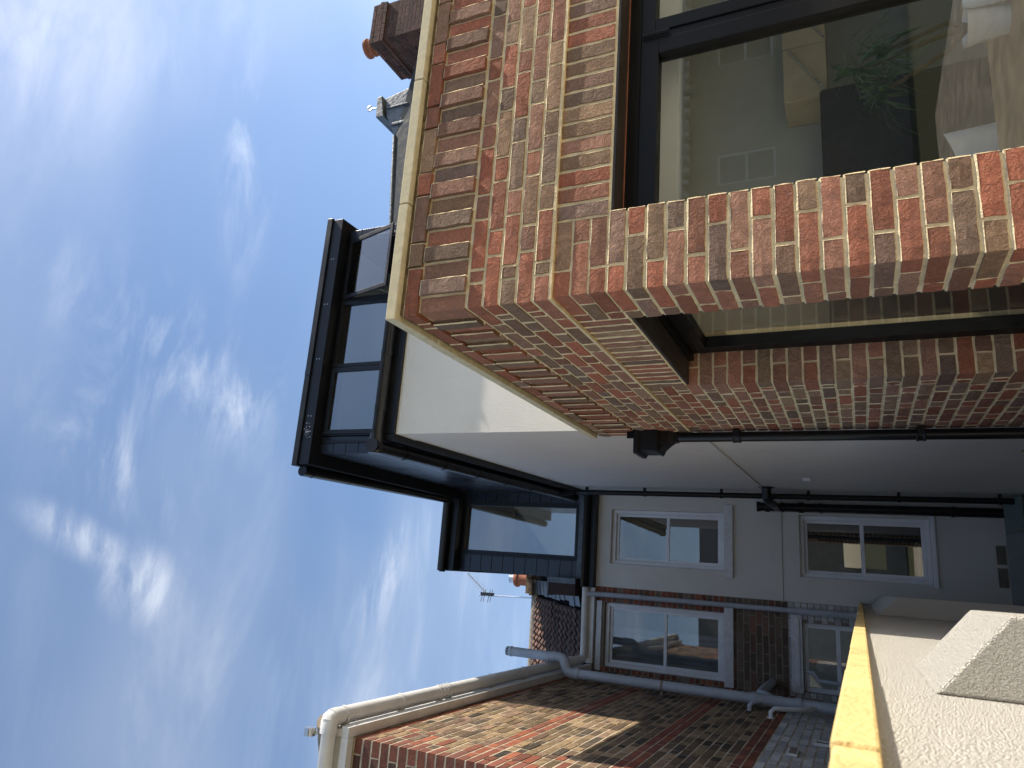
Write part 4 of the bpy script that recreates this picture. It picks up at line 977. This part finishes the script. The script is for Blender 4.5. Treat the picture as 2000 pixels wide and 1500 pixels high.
m = MB(); m.tube(hk, 0.013, 8); m.build('ridge_hook', 'steel', RH, smooth=True)
# chimney stack of that house
KX0, KX1, KY0, KY1 = 8.47, 9.20, 8.0, 8.95
m = MB(); m.box(KX0+0.006, KX1, KY0+0.006, KY1, 5.5, 7.13); ck = m.build('chimney', 'mortar_grey', RH)
kb = Bricks(ck, False, 0)
for k in range(20):
    zc_ = 7.148-0.037-k*0.075; pj = 0.035 if 2 <= k <= 3 else 0.02 if k < 2 else 0.0
    u = KX0-pj - (0.11 if k % 2 else 0)
    while u < KX1+pj:
        a, b = max(u, KX0-pj), min(u+0.215, KX1+pj)
        if b-a > 0.03: kb.add(((a+b)/2, KY0-pj, zc_), FR, b-a, 0.066, 0.12, 'brick_dark')
        u += 0.225
    u = KY0-pj + (0.10 if k % 2 else -0.01)
    while u < KY1+pj:
        a, b = max(u, KY0-pj+0.002), min(u+0.215, KY1+pj)
        if b-a > 0.03: kb.add((KX0-pj, (a+b)/2, zc_), LF, b-a, 0.066, 0.12, 'brick_dark')
        u += 0.225
kb.build()
m = MB(); m.lathe([(0.15,7.13),(0.135,7.30),(0.13,7.36),(0.155,7.38),(0.16,7.41),(0.14,7.43),(0.15,7.48),(0.17,7.50),(0.17,7.54),(0.14,7.55),(0.11,7.55),(0.11,7.45)], (8.80,8.42,0), 22); m.build('chimney_pot', 'terracotta', RH, smooth=True)

# ================================================================== GARDEN WALL beside the camera
GW = thing('garden_wall', (-0.22, 1.0, GZ), 'low white roughcast garden wall with yellow stone coping and sloped piers', 'garden wall')
GX = -0.116
m = MB(); m.box(-0.34, GX, -3.0, 9.80, GZ-0.02, -0.008); m.build('wall', 'render_rough', GW)
def pier(y0, y1, xo, zt_, zl):
    m = MB(); m.prism([(GX+0.0005,y0,GZ-0.02),(xo,y0,GZ-0.02),(xo,y0,zl),(GX+0.0005,y0,zt_)], (0,y1-y0,0)); m.build('pier', 'render_rough', GW, bevel=0.004)
pier(1.10, 1.48, -0.014, -0.078, -0.166); pier(4.80, 8.35, -0.006, -0.080, -0.186)
ys = [-1.2,-0.55,0.06,0.585,1.12,1.63,2.40,3.0,3.6,4.2,4.8,5.4,6.0,6.6,7.2,7.8,8.4,9.0,9.79]
for a, b in zip(ys, ys[1:]):
    j_ = random.uniform(-0.002,0.002); m = MB(); m.box(-0.37, -0.100+j_, a+0.003, b-0.003, -0.0075, 0.0235+random.uniform(-0.001,0.001)); m.build('coping_stone', 'coping_sand', GW, bevel=0.003)
m = MB(); m.box(-0.36, -0.106, -1.2, 9.78, -0.0074, 0.018); m.build('coping_joint', 'mortar_old', GW)

# ================================================================== room contents behind the glass
TT = -0.66
T_ = thing('kitchen_table', (2.35, 3.15, GZ+0.03), 'oak table standing inside the large front window', 'table')
m = MB(); m.box(1.60, 3.15, 2.83, 3.50, TT-0.04, TT); m.build('table_top', 'oak', T_, bevel=0.004)
for xx in (1.66, 3.04):
    for yy in (2.88, 3.40): m = MB(); m.box(xx, xx+0.05, yy, yy+0.05, GZ+0.03, TT-0.041); m.build('leg', 'oak', T_)
C_ = thing('shell_chair', (2.27, 3.85, GZ+0.03), 'white moulded shell chair beside the indoor table', 'chair')
def shell():
    m = MB(); n, k = 8, 7; vs = []
    for i in range(n+1):
        for j in range(k+1):
            u = -1+2*j/k; t_ = i/n
            yy = 3.62 + 0.42*min(t_*1.6,1) + 0.06*max(0,t_-0.6); zz = -1.2 + (0 if t_ < 0.5 else (t_-0.5)*1.25) + 0.06*u*u
            vs.append((2.27+0.23*u*(1-0.25*t_), yy - 0.06*u*u*(t_ > 0.5), zz))
    fs = [(i*(k+1)+j, i*(k+1)+j+1, (i+1)*(k+1)+j+1, (i+1)*(k+1)+j) for i in range(n) for j in range(k)]
    m.add(vs, fs); o = m.build('seat_shell', 'white_gloss', C_, smooth=True); s_ = o.modifiers.new('solid','SOLIDIFY'); s_.thickness = 0.012
shell()
for sx2, sy2 in ((-1,-1),(1,-1),(-1,1),(1,1)):
    m = MB(); m.tube([(2.27+0.12*sx2,3.79+0.12*sy2,-1.19),(2.27+0.2*sx2,3.79+0.2*sy2,GZ+0.03)], [0.016,0.011], 8); m.build('leg', 'oak', C_)
K_ = thing('wall_cupboard', (3.68, 4.75, 0.05), 'pale birch wall cupboard high on the back wall of the room', 'cupboard')
m = MB(); m.box(3.25, 4.095, 4.60, 4.895, 0.05, 0.33); m.build('carcass', 'birch', K_, bevel=0.003)
for a in (3.252, 3.675):
    m = MB(); m.box(a, a+0.418, 4.578, 4.5995, 0.052, 0.328); d_ = m.build('door', 'birch', K_, bevel=0.002)
    m = MB(); m.tube([(a+0.02,4.565,0.06),(a+0.40,4.565,0.30)], 0.007, 8); m.build('handle', 'steel', d_)
U_ = thing('dark_wall_unit', (2.3, 4.7, -1.2), 'charcoal wall unit fixed behind the indoor table', 'wall unit')
m = MB(); m.box(1.36, 3.22, 4.50, 4.895, -1.2, 0.10); m.build('carcass', 'charcoal', U_, bevel=0.004)
m = MB(); m.box(1.365, 2.275, 4.48, 4.499, -1.19, 0.09); m.build('door', 'charcoal', U_); m = MB(); m.box(2.285, 3.215, 4.48, 4.499, -1.19, 0.09); m.build('door', 'charcoal', U_)
P_ = thing('dracaena_plant', (2.35, 3.05, TT), 'spiky green dracaena in a pot on the indoor table', 'plant')
m = MB(); m.lathe([(0.06,TT+0.0005),(0.08,TT+0.15),(0.084,TT+0.155),(0.075,TT+0.155),(0.07,TT+0.14)], (2.35,3.05,0), 18); m.build('pot', 'white_gloss', P_, smooth=True)
rg = random.Random(3)
heads = []
for bx_, by_, bz_ in ((2.23,3.02,-0.10),(2.08,2.99,-0.20),(2.36,3.10,-0.22)):
    m = MB(); m.tube([(2.35,3.05,TT+0.14),((2.35+bx_)/2+0.03,3.04,(TT+bz_)/2),(bx_,by_,bz_)], [0.014,0.011,0.009], 8); m.build('stem', 'bark', P_, smooth=True); heads.append(Vector((bx_,by_,bz_)))
for hd in heads:
    m = MB()
    for k in range(46):
        az = rg.uniform(0,2*math.pi); el = rg.uniform(-0.25,1.35); ln_ = rg.uniform(0.16,0.30)
        d0 = Vector((math.cos(az)*math.cos(el), math.sin(az)*math.cos(el), math.sin(el))); sd2 = d0.cross(Vector((0,0,1))).normalized()*rg.uniform(0.005,0.008)
        pts = [hd + d0*ln_*t_ + Vector((0,0,-0.16*ln_*4*t_*t_*t_)) for t_ in (0,0.35,0.7,1.0)]
        wds = (0.6,1.0,0.7,0.05); vs = []
        for p, w_ in zip(pts, wds): vs += [p-sd2*w_, p+sd2*w_]
        m.add(vs, [(0,1,3,2),(2,3,5,4),(4,5,7,6)])
    tag(m.build('leaves', 'leaf', P_), kind='stuff')
for q, (xx, yy, hh, lb) in enumerate(((2.40,2.96,0.17,'tallest white bottle of the three on the indoor oak table'),(2.47,3.0,0.13,'middle sized white bottle of the three on the indoor oak table'),(2.38,3.03,0.10,'shortest white bottle of the three on the indoor oak table'))):
    tag(MB().lathe([(0.026,TT+0.0005),(0.027,TT+0.01),(0.027,TT+hh-0.03),(0.02,TT+hh-0.01),(0.014,TT+hh),(0.0,TT+hh)], (xx,yy,0), 16).build('white_bottle', 'white_gloss', None, smooth=True), lb, 'bottle', 'white bottles on the table')

# ================================================================== small things in the side passage
DPL = thing('dried_plant', (0.90, 5.30, GZ), 'brown dried climbing stems in a pot against the white wall', 'plant')
m = MB(); m.lathe([(0.10,GZ),(0.14,GZ+0.26),(0.15,GZ+0.265),(0.15,GZ+0.30),(0.135,GZ+0.30),(0.13,GZ+0.27)], (0.90,5.30,0), 20); m.build('pot', 'pot_glaze', DPL, smooth=True)
for k in range(7):
    a0 = rg.uniform(0,6.28); pts = []; tw = rg.uniform(3,6); hh = rg.uniform(0.40,0.50) if k else 0.50
    for i in range(14):
        t_ = i/13; pts.append((0.90+0.05*math.sin(a0+tw*t_)*t_**0.5, 5.30+0.07*math.cos(a0+tw*t_)*t_**0.5, GZ+0.27+hh*t_))
    m = MB(); m.tube(pts, 0.006, 7); st = m.build('stem', 'dry_stem', DPL, smooth=True)
    m = MB()
    for i in range(5):
        p = Vector(pts[4+2*i]) if 4+2*i < 14 else Vector(pts[-1]); q = Vector((rg.uniform(-1,1), rg.uniform(-1,1), rg.uniform(-0.6,0.6))).normalized(); r_ = q.cross(Vector((0.3,0.2,1))).normalized()
        m.add([p, p+q*0.03+r_*0.012, p+q*0.06, p+q*0.03-r_*0.012], [(0,1,2,3)])
    m.build('leaf', 'dry_stem', st)
SB = thing('storage_box', (0.88, 9.25, GZ), 'sage green plastic garden box with a sloped lid in the passage corner', 'storage box')
m = MB(); m.box(0.78, 1.10, 9.15, 9.60, GZ, -1.58); m.build('body', 'sage_plastic', SB, bevel=0.01)
m = MB(); m.prism([(0.76,9.12,-1.579),(1.12,9.12,-1.579),(1.12,9.62,-1.50),(0.76,9.62,-1.50)], (0,0,0.02)); m.build('lid', 'sage_plastic', SB, bevel=0.004)

# ================================================================== what the panes mirror: the house backing on to the garden
BH = thing('backing_house', (2, -13.5, GZ), 'brick terrace house behind the photographer, seen only mirrored in panes', 'house')
m = MB(); wall_y(m, -14.0, -13.7, -9, 34, GZ-0.02, 4.1, [(x_,x_+1,1.6,3.2) for x_ in range(-5,32,4)]+[(x_,x_+1.6,-1.0,0.6) for x_ in range(1,32,8)]); m.build('wall', 'backing_wall', BH)
m = MB(); m.box(-9.2, 34.2, -13.699, -13.35, 4.1, 4.3); m.build('eaves', 'paint_white', BH)
m = MB()
for k in range(107): m.box(-9.0+k*0.4, -8.85+k*0.4, -13.6, -13.351, 3.95, 4.099)
tag(m.build('dentil', 'paint_white', BH), kind='stuff')
m = MB(); m.prism([(-9.2,-13.3,4.301),(-9.2,-18.0,7.4),(-9.2,-22.0,4.301)], (43.4,0,0)); m.build('roof', 'slate', BH)
for hx_ in range(-5,32,4): 
    m = MB(); frame_y(m, hx_, hx_+1, 1.6, 3.2, -13.85, -13.75, 0.07); m.box(hx_+0.07, hx_+0.93, -13.84, -13.76, 2.36, 2.42); wn = m.build('window', 'upvc', BH)
    m = MB(); m.box(hx_+0.06, hx_+0.94, -13.81, -13.80, 1.66, 3.14); m.build('pane', 'charcoal', wn)
# ------------------------------------------------------------------ stand everything on the paving (z = 0)
for o in list(sc.objects):
    if o.parent is None and o is not cam and o is not so: o.location.z += EYE
